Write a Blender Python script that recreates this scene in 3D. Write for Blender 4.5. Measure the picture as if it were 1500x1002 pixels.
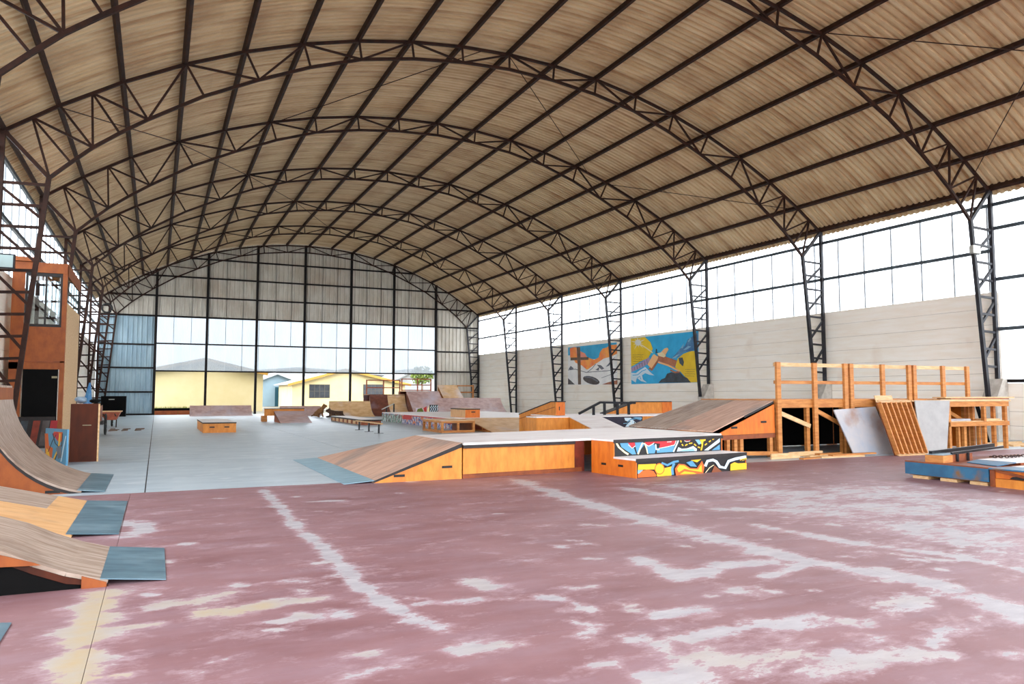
import bpy, bmesh, math, random
import numpy as np
from mathutils import Vector, Matrix
random.seed(7); rng = np.random.default_rng(7)
for o in list(bpy.data.objects): bpy.data.objects.remove(o)
sc = bpy.context.scene
COL = sc.collection
# ---------------------------------------------------------------- camera, sky, exposure
FPX = 1106.32; YAW = math.radians(25.166); PITCH = math.radians(3.953); H = 1.31
cy_, sy_, cp_, sp_ = math.cos(YAW), math.sin(YAW), math.cos(PITCH), math.sin(PITCH)
Fv = Vector((sy_*cp_, cy_*cp_, sp_)); Rv = Vector((cy_, -sy_, 0)); Uv = Rv.cross(Fv)
cam = bpy.data.cameras.new('camera'); camo = bpy.data.objects.new('camera', cam); COL.objects.link(camo)
cam.sensor_fit = 'HORIZONTAL'; cam.sensor_width = 36; cam.lens = FPX*36/1500; cam.clip_end = 500; cam.clip_start = .05
M = Matrix((Rv, Uv, -Fv)).transposed().to_4x4(); M.translation = (0, 0, H); camo.matrix_world = M
sc.camera = camo
world = bpy.data.worlds.new('sky'); sc.world = world; world.use_nodes = True
wn = world.node_tree; wn.nodes.clear()
wo = wn.nodes.new('ShaderNodeOutputWorld'); wb = wn.nodes.new('ShaderNodeBackground')
tc = wn.nodes.new('ShaderNodeTexCoord'); nz = wn.nodes.new('ShaderNodeTexNoise'); nz.inputs['Scale'].default_value = 2.2; nz.inputs['Detail'].default_value = 5
rp = wn.nodes.new('ShaderNodeValToRGB'); rp.color_ramp.elements[0].position = .35; rp.color_ramp.elements[1].position = .65
rp.color_ramp.elements[0].color = (.80, .88, 1, 1); rp.color_ramp.elements[1].color = (.97, .985, 1, 1)
wn.links.new(tc.outputs['Generated'], nz.inputs['Vector']); wn.links.new(nz.outputs['Fac'], rp.inputs['Fac'])
wn.links.new(rp.outputs['Color'], wb.inputs['Color']); wb.inputs['Strength'].default_value = 1.0
wn.links.new(wb.outputs['Background'], wo.inputs['Surface'])
vs = sc.view_settings
vs.view_transform = 'Standard'; vs.look = 'None'; vs.gamma = 1; vs.use_curve_mapping = False
vs.exposure = 2.8
sc.cycles.diffuse_bounces = 8; sc.cycles.max_bounces = 14; sc.cycles.transparent_max_bounces = 16
# ---------------------------------------------------------------- pixel -> place
CAM = Vector((0, 0, H))
def ray(x, y): return Fv + Rv*((x-750)/FPX) - Uv*((y-501)/FPX)
def fl(x, y, z=0.): d = ray(x, y); return CAM + d*((z-H)/d.z)
def py(x, y, Y): d = ray(x, y); return CAM + d*(Y/d.y)
def px(x, y, X): d = ray(x, y); return CAM + d*(X/d.x)
def pl(x, y, P, N): d = ray(x, y); return CAM + d*((Vector(P)-CAM).dot(N)/d.dot(N))
# ---------------------------------------------------------------- materials
def lin(c): return tuple((v/12.92 if v <= .04045 else ((v+.055)/1.055)**2.4) for v in (k/255 for k in c))
MATS = {}
def mat(name, c1, c2=None, scale=6., rough=.6, metal=0., stretch=(1, 1, 1), bump=0., lo=.35, hi=.65, c3=None, s3=1.2, lo3=.55, hi3=.75, detail=4, spec=.5, rnd=0.):
    m = bpy.data.materials.new(name); m.use_nodes = True; nt = m.node_tree; b = nt.nodes['Principled BSDF']
    b.inputs['Roughness'].default_value = rough; b.inputs['Metallic'].default_value = metal
    b.inputs['Specular IOR Level'].default_value = spec
    c1 = lin(c1)
    if c2 is None: b.inputs['Base Color'].default_value = (*c1, 1); MATS[name] = m; return m
    c2 = lin(c2)
    g = nt.nodes.new('ShaderNodeNewGeometry'); mp = nt.nodes.new('ShaderNodeMapping'); mp.inputs['Scale'].default_value = stretch
    nt.links.new(g.outputs['Position'], mp.inputs['Vector'])
    n = nt.nodes.new('ShaderNodeTexNoise'); n.inputs['Scale'].default_value = scale; n.inputs['Detail'].default_value = detail; n.inputs['Roughness'].default_value = .6
    nt.links.new(mp.outputs['Vector'], n.inputs['Vector'])
    r = nt.nodes.new('ShaderNodeValToRGB'); r.color_ramp.elements[0].position = lo; r.color_ramp.elements[1].position = hi
    r.color_ramp.elements[0].color = (*c1, 1); r.color_ramp.elements[1].color = (*c2, 1)
    nt.links.new(n.outputs['Fac'], r.inputs['Fac']); out = r.outputs['Color']
    if c3 is not None:
        n2 = nt.nodes.new('ShaderNodeTexNoise'); n2.inputs['Scale'].default_value = s3; n2.inputs['Detail'].default_value = 5
        nt.links.new(g.outputs['Position'], n2.inputs['Vector'])
        mr = nt.nodes.new('ShaderNodeMapRange'); mr.inputs[1].default_value = lo3; mr.inputs[2].default_value = hi3
        nt.links.new(n2.outputs['Fac'], mr.inputs[0])
        mx = nt.nodes.new('ShaderNodeMix'); mx.data_type = 'RGBA'; mx.inputs['B'].default_value = (*lin(c3), 1)
        nt.links.new(mr.outputs[0], mx.inputs['Factor']); nt.links.new(out, mx.inputs['A']); out = mx.outputs['Result']
    if rnd:
        oi = nt.nodes.new('ShaderNodeObjectInfo'); mr = nt.nodes.new('ShaderNodeMapRange'); mr.inputs[3].default_value = 1-rnd; mr.inputs[4].default_value = 1+rnd
        nt.links.new(oi.outputs['Random'], mr.inputs[0])
        vm = nt.nodes.new('ShaderNodeVectorMath'); vm.operation = 'SCALE'
        nt.links.new(out, vm.inputs[0]); nt.links.new(mr.outputs[0], vm.inputs['Scale']); out = vm.outputs[0]
    nt.links.new(out, b.inputs['Base Color'])
    if bump:
        bp = nt.nodes.new('ShaderNodeBump'); bp.inputs['Strength'].default_value = bump; bp.inputs['Distance'].default_value = .02
        nt.links.new(n.outputs['Fac'], bp.inputs['Height']); nt.links.new(bp.outputs['Normal'], b.inputs['Normal'])
    MATS[name] = m; return m
def panel_mat(name, tint, transp, rough=.4):
    m = bpy.data.materials.new(name); m.use_nodes = True; nt = m.node_tree; nt.nodes.clear()
    o = nt.nodes.new('ShaderNodeOutputMaterial'); mx = nt.nodes.new('ShaderNodeMixShader'); mx.inputs['Fac'].default_value = transp
    t = nt.nodes.new('ShaderNodeBsdfTransparent'); tl = nt.nodes.new('ShaderNodeBsdfTranslucent')
    g = nt.nodes.new('ShaderNodeNewGeometry'); n = nt.nodes.new('ShaderNodeTexNoise'); n.inputs['Scale'].default_value = 1.3; n.inputs['Detail'].default_value = 4
    mp = nt.nodes.new('ShaderNodeMapping'); mp.inputs['Scale'].default_value = (1, 1, .3); nt.links.new(g.outputs['Position'], mp.inputs['Vector']); nt.links.new(mp.outputs['Vector'], n.inputs['Vector'])
    r = nt.nodes.new('ShaderNodeValToRGB'); r.color_ramp.elements[0].position = .3; r.color_ramp.elements[1].position = .6
    c = lin(tint); r.color_ramp.elements[0].color = (c[0]*.86, c[1]*.9, c[2]*.93, 1); r.color_ramp.elements[1].color = (*c, 1)
    nt.links.new(n.outputs['Fac'], r.inputs['Fac'])
    t.inputs['Color'].default_value = (*c, 1); nt.links.new(r.outputs['Color'], tl.inputs['Color'])
    nt.links.new(tl.outputs[0], mx.inputs[1]); nt.links.new(t.outputs[0], mx.inputs[2]); nt.links.new(mx.outputs[0], o.inputs['Surface'])
    MATS[name] = m; return m
def glass_mat(name):
    m = bpy.data.materials.new(name); m.use_nodes = True; nt = m.node_tree; nt.nodes.clear()
    o = nt.nodes.new('ShaderNodeOutputMaterial'); mx = nt.nodes.new('ShaderNodeMixShader')
    t = nt.nodes.new('ShaderNodeBsdfTransparent'); gl = nt.nodes.new('ShaderNodeBsdfGlossy'); gl.inputs['Roughness'].default_value = .02
    t.inputs['Color'].default_value = (.8, .87, .88, 1); mx.inputs['Fac'].default_value = .12
    nt.links.new(t.outputs[0], mx.inputs[1]); nt.links.new(gl.outputs[0], mx.inputs[2]); nt.links.new(mx.outputs[0], o.inputs['Surface'])
    MATS[name] = m
mat('steel', (58, 32, 22), (36, 21, 16), 5, .6, 0, spec=.2)
mat('steel_blue', (48, 48, 54), (32, 28, 30), 3, .5, 0, spec=.25)
mat('girt', (84, 96, 104), (64, 70, 76), 4, .5, .3)
mat('girt_dark', (30, 23, 22), (20, 17, 18), 4, .6, 0, spec=.2)
mat('roof', (216, 190, 150), (196, 164, 122), 1.1, .5, .0, (.35, 3, .35), c3=(164, 124, 84), s3=.8, lo3=.5, hi3=.88, rnd=.05)
mat('galv', (214, 208, 196), (196, 188, 174), 1.6, .5, .1, (1.5, 1, .5), c3=(176, 154, 130), s3=.4, lo3=.5, hi3=.9)
mat('galv_blue', (168, 192, 202), (146, 172, 186), 1.6, .45, .1, (1.5, 1, .4))
panel_mat('clear_panel', (250, 252, 253), .7)
panel_mat('clear_back', (136, 140, 142), .3)
glass_mat('glass')
mat('concrete_wall', (252, 245, 234), (247, 236, 220), 2.5, .85, 0, (1, .35, 3), bump=.12, c3=(226, 204, 180), s3=.9, lo3=.6, hi3=.95, rnd=.015)
mat('wall_core', (150, 136, 120), (120, 108, 96), 6, .9)
mat('concrete_floor', (190, 204, 212), (168, 184, 194), 1.6, .36, 0, (.5, 1.6, 1), c3=(210, 219, 225), s3=2.5, lo3=.55, hi3=.8, rnd=.05, bump=.05)
mat('pedestal', (205, 198, 188), (180, 172, 160), 6, .9)
mat('floor_base', (70, 66, 64), (50, 48, 46), 5, .9)
mat('ply_orange', (226, 146, 54), (205, 122, 38), 5, .55, 0, (2, 2, .6), c3=(186, 102, 32), s3=1.7, lo3=.58, hi3=.85, bump=.03)
mat('ply_deep', (222, 120, 26), (202, 98, 18), 5, .55, 0, (2, 2, .6))
mat('ply_booth', (158, 82, 24), (134, 64, 16), 6, .6, 0, (1, 1, .6))  # orange lowered so the colour carries the shade on the booth front
mat('ply_rust', (150, 74, 28), (118, 56, 22), 5, .6)
mat('lumber', (204, 138, 70), (174, 106, 46), 7, .6, 0, (.5, .5, 3), bump=.05)
mat('lumber_pale', (226, 190, 142), (204, 160, 108), 8, .6, 0, (.6, 2, 3))
mat('ramp_wood', (216, 180, 158), (190, 148, 126), 3.5, .5, 0, (.5, 3, 1), c3=(132, 126, 124), s3=.9, lo3=.52, hi3=.74)
mat('ramp_grey', (188, 170, 156), (146, 122, 104), 6, .5, 0, (.35, 4, 1), c3=(104, 82, 68), s3=1.6, lo3=.56, hi3=.82)
mat('ramp_tan', (224, 178, 126), (206, 154, 100), 4, .55, 0, (.4, 3, 1), c3=(170, 126, 92), s3=2., lo3=.58, hi3=.8)
mat('ramp_light', (232, 196, 150), (212, 168, 118), 3, .5, 0, (1, 1, 2.5), c3=(222, 212, 214), s3=.9, lo3=.5, hi3=.75)
mat('ramp_brown', (128, 74, 56), (100, 56, 44), 4, .45, 0, (1, 1, 2), c3=(150, 130, 140), s3=1.1, lo3=.55, hi3=.8)
mat('ramp_pink', (208, 178, 172), (182, 148, 142), 3, .45, 0, (1, 1, 2), c3=(206, 200, 214), s3=.8, lo3=.5, hi3=.75)
mat('deck_white', (248, 244, 243), (234, 226, 224), 3, .45, 0, (.4, 2.5, 1), c3=(206, 190, 184), s3=1.2, lo3=.58, hi3=.85)
mat('plate', (112, 146, 162), (84, 116, 132), 2.5, .38, .35, (1, 3, 1), c3=(150, 180, 194), s3=1.6, lo3=.5, hi3=.8)
mat('plate_light', (164, 200, 216), (136, 176, 194), 2.5, .4, .25, (1, 3, 1))
mat('trim_black', (38, 30, 28), (22, 18, 18), 8, .6)
mat('black', (10, 9, 9), (6, 6, 6), 6, .85, spec=.15)
mat('slot_dark', (8, 7, 6))  # near-black pieces stand in for the shade inside cut-out slots
mat('rail_black', (36, 36, 40), (24, 24, 28), 6, .35, .6)
mat('dark_red', (132, 44, 18), (100, 32, 14), 6, .6)
mat('cab_brown', (86, 38, 18), (60, 26, 14), 2.2, .7, 0, (2, 2, .5), c3=(30, 16, 12), s3=2.2, spec=.25)
mat('blue_paint', (48, 108, 142), (38, 90, 124), 4, .5, 0, c3=(128, 92, 58), s3=3., lo3=.54, hi3=.66)
mat('board_white', (186, 180, 178), (162, 168, 180), 2, .6, 0, c3=(150, 98, 52), s3=1.1, lo3=.5, hi3=.66)
mat('board_grey', (172, 170, 167), (160, 158, 156), 4, .7)
mat('house_yellow', (206, 190, 146), (200, 182, 134), .6, .8)
mat('house_trim', (176, 130, 50))
mat('house_blue', (126, 148, 158), (118, 140, 150), .6, .8)
mat('house_white', (160, 160, 158), (150, 152, 152), .6, .8)
mat('roof_grey', (150, 150, 146), (132, 134, 134), 1.4, .7)
mat('teal', (10, 66, 80))
mat('win_dark', (48, 52, 58), (30, 34, 40), 2.5, .3)
mat('win_frame', (84, 78, 66))
mat('grass', (104, 116, 14), (84, 98, 12), 4, .9)
mat('leaf', (112, 124, 56), (84, 104, 36), 3, .9)
mat('ground', (104, 98, 88), (90, 86, 76), .5, .95, c3=(82, 86, 54), s3=.2, lo3=.5, hi3=.7)
mat('brick_orange', (178, 96, 50), (150, 74, 38), 4, .8)
mat('dog_tan', (150, 108, 66), (110, 72, 42), 9, .9, c3=(60, 40, 30), s3=4, lo3=.55, hi3=.7)
mat('dog_dark', (84, 58, 38), (52, 34, 24), 9, .9, c3=(150, 116, 76), s3=4, lo3=.6, hi3=.75)
mat('red_paint', (190, 44, 40)); mat('p_red', (196, 36, 48)); mat('p_crimson', (150, 28, 34))
mat('p_lblue', (128, 178, 206)); mat('p_pale', (206, 226, 236)); mat('p_blue', (84, 148, 184)); mat('p_yellow', (242, 190, 36)); mat('p_orange', (214, 100, 30))
mat('p_black', (22, 18, 20)); mat('p_white', (232, 232, 226)); mat('p_brown', (138, 74, 40)); mat('p_cream', (236, 220, 176))
mat('m_sky', (56, 180, 222), (40, 158, 206), 1.5); mat('m_snow', (246, 244, 240), (230, 228, 226), 1.5); mat('m_fire', (255, 176, 78), (246, 122, 66), 1.6, c3=(232, 146, 152), s3=1.1)
mat('m_grey', (120, 122, 132), (90, 92, 102), 3); mat('m_wood', (120, 96, 78), (88, 66, 52), 3); mat('m_dark', (58, 46, 44), (84, 78, 76), 3)
mat('m_yellow', (240, 204, 34), (226, 186, 26), 1.5); mat('m_sea', (46, 184, 232), (32, 160, 214), 1.5); mat('m_purple', (172, 150, 184)); mat('m_tan', (240, 190, 134)); mat('m_brown', (184, 116, 82), (154, 90, 60), 2)
mat('m_rock', (60, 72, 84), (40, 46, 52), 3); mat('m_cloud', (56, 106, 156), (92, 150, 194), 2.5)
mat('purple_dark', (36, 28, 54), (22, 16, 30), 3)
mat('joint_grey', (150, 156, 160)); mat('tire', (26, 26, 26)); mat('zinc', (170, 168, 160), None, rough=.4, metal=.5)
mat('bag_blue', (40, 120, 190), (90, 150, 190), 9, .5); mat('plastic', (150, 170, 186), (110, 130, 150), 8, .3)
mat('hinge', (150, 140, 110), None, metal=.4); mat('lamp_glass', (150, 170, 168), None, rough=.15); mat('barrow', (176, 84, 44), (140, 62, 34), 6, .5)
mat('graf_mix', (200, 196, 200), (60, 84, 150), 7, .6, c3=(214, 120, 60), s3=5, lo3=.52, hi3=.6, lo=.45, hi=.55)
mat('graf_mix2', (190, 200, 196), (70, 120, 100), 6, .6, c3=(120, 90, 90), s3=5, lo3=.5, hi3=.6, lo=.45, hi=.55)
def worn_floor():
    m = bpy.data.materials.new('worn_floor'); m.use_nodes = True; nt = m.node_tree; b = nt.nodes['Principled BSDF']; L = nt.links.new
    g = nt.nodes.new('ShaderNodeNewGeometry')
    def noise(scale, stretch, detail=6, rough=.62):
        mp = nt.nodes.new('ShaderNodeMapping'); mp.inputs['Scale'].default_value = stretch; mp.inputs['Rotation'].default_value = (0, 0, -.42); L(g.outputs['Position'], mp.inputs['Vector'])
        n = nt.nodes.new('ShaderNodeTexNoise'); n.inputs['Scale'].default_value = scale; n.inputs['Detail'].default_value = detail; n.inputs['Roughness'].default_value = rough
        L(mp.outputs['Vector'], n.inputs['Vector']); return n.outputs['Fac']
    def ramp(f, a, bb, c1, c2):
        r = nt.nodes.new('ShaderNodeValToRGB'); r.color_ramp.elements[0].position = a; r.color_ramp.elements[1].position = bb
        r.color_ramp.elements[0].color = (*lin(c1), 1); r.color_ramp.elements[1].color = (*lin(c2), 1); L(f, r.inputs['Fac']); return r.outputs['Color']
    def math_(op, a, bb):
        n = nt.nodes.new('ShaderNodeMath'); n.operation = op
        for i, v in enumerate((a, bb)):
            if isinstance(v, (int, float)): n.inputs[i].default_value = v
            else: L(v, n.inputs[i])
        return n.outputs[0]
    def mixc(f, a, bb):
        mx = nt.nodes.new('ShaderNodeMix'); mx.data_type = 'RGBA'; L(f, mx.inputs['Factor']); L(a, mx.inputs['A']); L(bb, mx.inputs['B']); return mx.outputs['Result']
    def mr(f, a, bb, c=0., d=1.):
        n = nt.nodes.new('ShaderNodeMapRange'); n.inputs[1].default_value = a; n.inputs[2].default_value = bb; n.inputs[3].default_value = c; n.inputs[4].default_value = d; L(f, n.inputs[0]); return n.outputs[0]
    red = ramp(noise(.9, (1, 1.6, 1)), .32, .68, (128, 88, 91), (151, 113, 117))
    haze = mr(noise(1.7, (.7, 2.2, 1)), .45, .75, 0, .75)
    red = mixc(haze, red, ramp(noise(4, (1, 1, 1)), .3, .7, (160, 132, 142), (144, 114, 122)))
    at = nt.nodes.new('ShaderNodeAttribute'); at.attribute_name = 'wear'
    ay = nt.nodes.new('ShaderNodeAttribute'); ay.attribute_name = 'yellow'
    n1 = math_('ADD', math_('MULTIPLY', noise(2.4, (.75, 1.3, 1), 9, .72), .62), math_('MULTIPLY', noise(9, (.75, 1.3, 1), 9, .78), .38))
    v = math_('ADD', math_('ADD', math_('MULTIPLY', n1, 1.9), -.45), math_('MULTIPLY', at.outputs['Fac'], .36))
    mask = mr(v, .715, .745)
    soft = mr(v, .55, .73, 0, .55)
    pale = ramp(noise(6, (.6, 1.4, 1)), .3, .7, (164, 158, 164), (188, 184, 187))
    yel = ramp(noise(7, (1, 1, 1)), .3, .7, (184, 162, 126), (178, 168, 154))
    worn = mixc(ay.outputs['Fac'], pale, yel)
    c = mixc(soft, red, ramp(noise(5, (1, 1, 1)), .3, .7, (196, 172, 180), (186, 160, 166)))
    c = mixc(mask, c, worn)
    L(c, b.inputs['Base Color']); b.inputs['Roughness'].default_value = .5
    rr = nt.nodes.new('ShaderNodeMapRange'); rr.inputs[3].default_value = .38; rr.inputs[4].default_value = .65; L(n1, rr.inputs[0]); L(rr.outputs[0], b.inputs['Roughness'])
    bp = nt.nodes.new('ShaderNodeBump'); bp.inputs['Strength'].default_value = .12; bp.inputs['Distance'].default_value = .01; L(mask, bp.inputs['Height']); L(bp.outputs['Normal'], b.inputs['Normal'])
    MATS['worn_floor'] = m
worn_floor()
def roof_stripes():
    nt = MATS['roof'].node_tree; L = nt.links.new; b = nt.nodes['Principled BSDF']; src = b.inputs['Base Color'].links[0].from_socket
    g = nt.nodes.new('ShaderNodeNewGeometry'); sx = nt.nodes.new('ShaderNodeSeparateXYZ'); L(g.outputs['Position'], sx.inputs[0])
    def mt(op, a, bb=0.):
        n = nt.nodes.new('ShaderNodeMath'); n.operation = op
        for i, v in enumerate((a, bb)):
            if isinstance(v, (int, float)): n.inputs[i].default_value = v
            else: L(v, n.inputs[i])
        return n.outputs[0]
    f = mt('FRACT', mt('DIVIDE', mt('SUBTRACT', sx.outputs['Y'], 52.843+.6), 1.06))
    d = mt('ABSOLUTE', mt('SUBTRACT', f, .5)); k = nt.nodes.new('ShaderNodeMapRange'); k.inputs[1].default_value = .40; k.inputs[2].default_value = .5; L(d, k.inputs[0])
    nz_ = nt.nodes.new('ShaderNodeTexNoise'); nz_.inputs['Scale'].default_value = .9; nz_.inputs['Detail'].default_value = 3; L(g.outputs['Position'], nz_.inputs['Vector'])
    k2 = nt.nodes.new('ShaderNodeMapRange'); k2.inputs[1].default_value = .35; k2.inputs[2].default_value = .65; k2.inputs[3].default_value = .1; k2.inputs[4].default_value = .7; L(nz_.outputs['Fac'], k2.inputs[0])
    mx = nt.nodes.new('ShaderNodeMix'); mx.data_type = 'RGBA'; mx.inputs['B'].default_value = (*lin((150, 104, 62)), 1)
    L(mt('MULTIPLY', k.outputs[0], k2.outputs[0]), mx.inputs['Factor']); L(src, mx.inputs['A']); L(mx.outputs['Result'], b.inputs['Base Color'])
roof_stripes()
# ---------------------------------------------------------------- geometry helpers
V = lambda *a: Vector(a)
class MB:
    def __init__(s): s.v = []; s.f = []
    def add(s, vs_, fs_):
        n = len(s.v); s.v += [Vector(p) for p in vs_]; s.f += [tuple(i+n for i in f) for f in fs_]; return s
    def box(s, x0, x1, y0, y1, z0, z1):
        p = [(x0, y0, z0), (x1, y0, z0), (x1, y1, z0), (x0, y1, z0), (x0, y0, z1), (x1, y0, z1), (x1, y1, z1), (x0, y1, z1)]
        return s.add(p, [(3, 2, 1, 0), (4, 5, 6, 7), (0, 1, 5, 4), (1, 2, 6, 5), (2, 3, 7, 6), (3, 0, 4, 7)])
    def bar(s, p, q, w=.06, h=None, up=(0, 0, 1)):
        h = h or w; p = Vector(p); q = Vector(q); d = (q-p).normalized(); u = Vector(up)
        if abs(d.dot(u)) > .98: u = Vector((0, 1, 0))
        a = d.cross(u).normalized()*(w/2); b = a.cross(d).normalized()*(h/2)
        vs_ = [e+sa*a+sb*b for e in (p, q) for sa, sb in ((-1, -1), (1, -1), (1, 1), (-1, 1))]
        return s.add(vs_, [(3, 2, 1, 0), (4, 5, 6, 7), (0, 1, 5, 4), (1, 2, 6, 5), (2, 3, 7, 6), (3, 0, 4, 7)])
    def prism(s, poly, ext):
        poly = [Vector(p) for p in poly]; e = Vector(ext); n = len(poly)
        nrm = Vector((0, 0, 0))
        for i in range(n): nrm += poly[i].cross(poly[(i+1) % n])
        if nrm.dot(e) > 0: poly = poly[::-1]
        return s.add(poly+[p+e for p in poly], [tuple(range(n)), tuple(range(2*n-1, n-1, -1))]+[(i, i+n, (i+1) % n+n, (i+1) % n) for i in range(n)])
    def tube(s, pts, r, n=8, closed=False):
        pts = [Vector(p) for p in pts]; m = len(pts); base = len(s.v); rs = r if isinstance(r, (list, tuple)) else [r]*m
        for i, p in enumerate(pts):
            a = pts[i-1] if (i > 0 or closed) else p; b = pts[(i+1) % m] if (i < m-1 or closed) else p
            d = (b-a).normalized(); u = V(0, 0, 1) if abs(d.z) < .9 else V(1, 0, 0)
            e1 = d.cross(u).normalized(); e2 = e1.cross(d)
            s.v += [p+(e1*math.cos(t)+e2*math.sin(t))*rs[i] for t in (2*math.pi*k/n for k in range(n))]
        for i in range(m if closed else m-1):
            j = (i+1) % m
            for k in range(n): s.f.append((base+i*n+k, base+i*n+(k+1) % n, base+j*n+(k+1) % n, base+j*n+k))
        if not closed: s.f += [tuple(base+k for k in range(n))[::-1], tuple(base+(m-1)*n+k for k in range(n))]
        return s
    def blob(s, c, r, sub=2, jit=.0, seed=1):
        bm = bmesh.new(); bmesh.ops.create_icosphere(bm, subdivisions=sub, radius=1); rr = random.Random(seed)
        base = len(s.v); r = r if isinstance(r, (list, tuple)) else (r, r, r)
        for v in bm.verts:
            k = 1+jit*(rr.random()-.5); s.v.append(Vector((c[0]+v.co.x*r[0]*k, c[1]+v.co.y*r[1]*k, c[2]+v.co.z*r[2]*k)))
        for f in bm.faces: s.f.append(tuple(base+v.index for v in f.verts))
        bm.free(); return s
    def mesh(s, name, m, org=V(0, 0, 0)):
        me = bpy.data.meshes.new(name); me.from_pydata([p-org for p in s.v], [], s.f); me.update()
        if m: me.materials.append(MATS[m])
        return me
ORG = {}
def thing(name, label, cat, loc, group=None, kind=None):
    o = bpy.data.objects.new(name, None); COL.objects.link(o); o.location = loc; ORG[o] = Vector(loc); o.empty_display_size = .2
    tag(o, label, cat, group, kind); return o
def tag(o, label=None, cat=None, group=None, kind=None):
    if label: o['label'] = label
    if cat: o['category'] = cat
    if group: o['group'] = group
    if kind: o['kind'] = kind
    return o
def part(name, mb, m, parent, label=None, kind=None, smooth=False):
    o = bpy.data.objects.new(name, mb.mesh(name, m, ORG[parent])); COL.objects.link(o); o.parent = parent; ORG[o] = ORG[parent]
    if smooth:
        for p in o.data.polygons: p.use_smooth = True
    return tag(o, label, kind=kind)
def solo(name, mb, m, label=None, cat=None, group=None, kind=None, smooth=False):
    xs = [p.x for p in mb.v]; ys = [p.y for p in mb.v]; zs = [p.z for p in mb.v]
    org = V((min(xs)+max(xs))/2, (min(ys)+max(ys))/2, min(zs))
    o = bpy.data.objects.new(name, mb.mesh(name, m, org)); COL.objects.link(o); o.location = org; ORG[o] = org
    if smooth:
        for p in o.data.polygons: p.use_smooth = True
    return tag(o, label, cat, group, kind)
def copy_tree(o, parent=None):
    c = o.copy(); COL.objects.link(c)
    if parent: c.parent = parent
    for ch in list(o.children): copy_tree(ch, c)
    return c
def piece(name, me, parent, loc=(0, 0, 0)):
    o = bpy.data.objects.new(name, me); COL.objects.link(o); o.parent = parent; o.location = Vector(loc)-ORG[parent]; return o
def decal(parent, name, pts, P, N, m, off=.003, label=None):
    N = Vector(N).normalized(); N = N if N.dot(CAM-Vector(P)) > 0 else -N
    mb = MB(); q = [pl(x, y, P, N) for x, y in pts]
    mb.prism([p+N*(off-.002) for p in q], N*.002)
    return part(name, mb, m, parent, label)
def stroke(pts, w):
    L_, R_ = [], []
    for i, (x, y) in enumerate(pts):
        a = pts[max(i-1, 0)]; b = pts[min(i+1, len(pts)-1)]; dx, dy = b[0]-a[0], b[1]-a[1]; l = math.hypot(dx, dy) or 1
        L_.append((x-dy/l*w/2, y+dx/l*w/2)); R_.append((x+dy/l*w/2, y-dx/l*w/2))
    return L_+R_[::-1]
def ell(cx, cy, rx, ry, n=16, a=0.):
    return [(cx+rx*math.cos(t)*math.cos(a)-ry*math.sin(t)*math.sin(a), cy+rx*math.cos(t)*math.sin(a)+ry*math.sin(t)*math.cos(a)) for t in (2*math.pi*k/n for k in range(n))]
# ---------------------------------------------------------------- hall dimensions
D = [13.806, 20.064, 26.477, 33.367, 39.763, 46.17, 52.843]
XC, HALF, ZE, RISE = 9.341, 12.6626, 7.322, 4.25
XL, XR = XC-HALF, XC+HALF
Y0 = -5.5; YB = D[6]
RAD = (HALF**2+RISE**2)/(2*RISE); TH = math.asin(HALF/RAD); EF = .8476; ST = 2*TH/(16+2*EF)
ANG = [TH]+[TH-EF*ST-ST*k for k in range(17)]+[-TH]
def arcp(t, off=0.): return (XC+(RAD+off)*math.sin(t), ZE-(RAD-RISE)+(RAD+off)*math.cos(t))
def arcz(x, off=0.): return ZE-(RAD-RISE)+math.sqrt(max((RAD+off)**2-(x-XC)**2, 0))
TRUSS_Y = [D[0]-12.9, D[0]-6.45]+D
# ================================================================ THE SETTING
def struct(name, mb, m, label): return solo(name, mb, m, label, kind='structure')
struct('ground', MB().box(-60, 85, YB+.35, 150, -.3, -.03).box(-60, XL-.25, -40, YB+.35, -.3, -.03).box(XR+.25, 85, -40, YB+.35, -.3, -.03).box(XL-.25, XR+.25, -40, Y0-.1, -.3, -.03), 'ground', 'pale dusty ground outside the hall')
floor = struct('floor', MB().box(XL-.1, XR+.1, Y0, YB+.3, -.3, -.012), 'floor_base', 'hall floor of worn red painted and bare grey concrete slabs')
def seg_d(P, a, b):
    a = np.array(a); b = np.array(b); ab = b-a; t = np.clip(((P-a)@ab)/(ab@ab), 0, 1); return np.linalg.norm(P-(a+t[..., None]*ab), axis=-1)
def f2(x, y): p = fl(x, y); return (p.x, p.y)
WL = []   # polylines of wear: points, width, strength, yellow
def wl(pts, w, s, yv=0.): WL.append(([f2(*p) for p in pts], w, s, yv))
wl([(386, 718), (410, 742), (432, 770), (470, 800), (500, 830), (520, 855), (560, 880), (605, 905), (640, 920)], .05, 1.)
wl([(755, 703), (850, 735), (950, 762), (1050, 788), (1150, 815), (1250, 835), (1350, 850), (1450, 880), (1500, 905)], .11, 1.)
wl([(150, 870), (140, 900), (120, 940), (108, 975), (110, 1002)], .09, 1.05, 1.)
wl([(110, 1000), (190, 990)], .04, .9, .9)
wl([(150, 920), (230, 915)], .04, .8, .7)
wl([(240, 885), (290, 880), (330, 870)], .09, .85, .5); wl([(300, 897), (350, 895), (385, 888)], .07, 1.05, 1.); wl([(385, 888), (430, 880), (465, 876)], .06, .9, .5)
wl([(610, 885), (700, 878)], .03, .85); wl([(690, 850), (712, 862)], .06, .9, .2); wl([(430, 850), (470, 855)], .06, .7)
wl([(455, 905), (500, 903)], .05, .8); wl([(515, 958), (545, 958)], .04, .95, .3)
wl([(935, 818), (960, 828), (990, 845), (1030, 840), (1060, 828), (1130, 822)], .07, .95); wl([(1120, 845), (1180, 830)], .05, .9)
wl([(790, 872), (850, 885), (868, 895)], .035, .9); wl([(830, 862), (870, 860)], .035, .9, .2)
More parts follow.
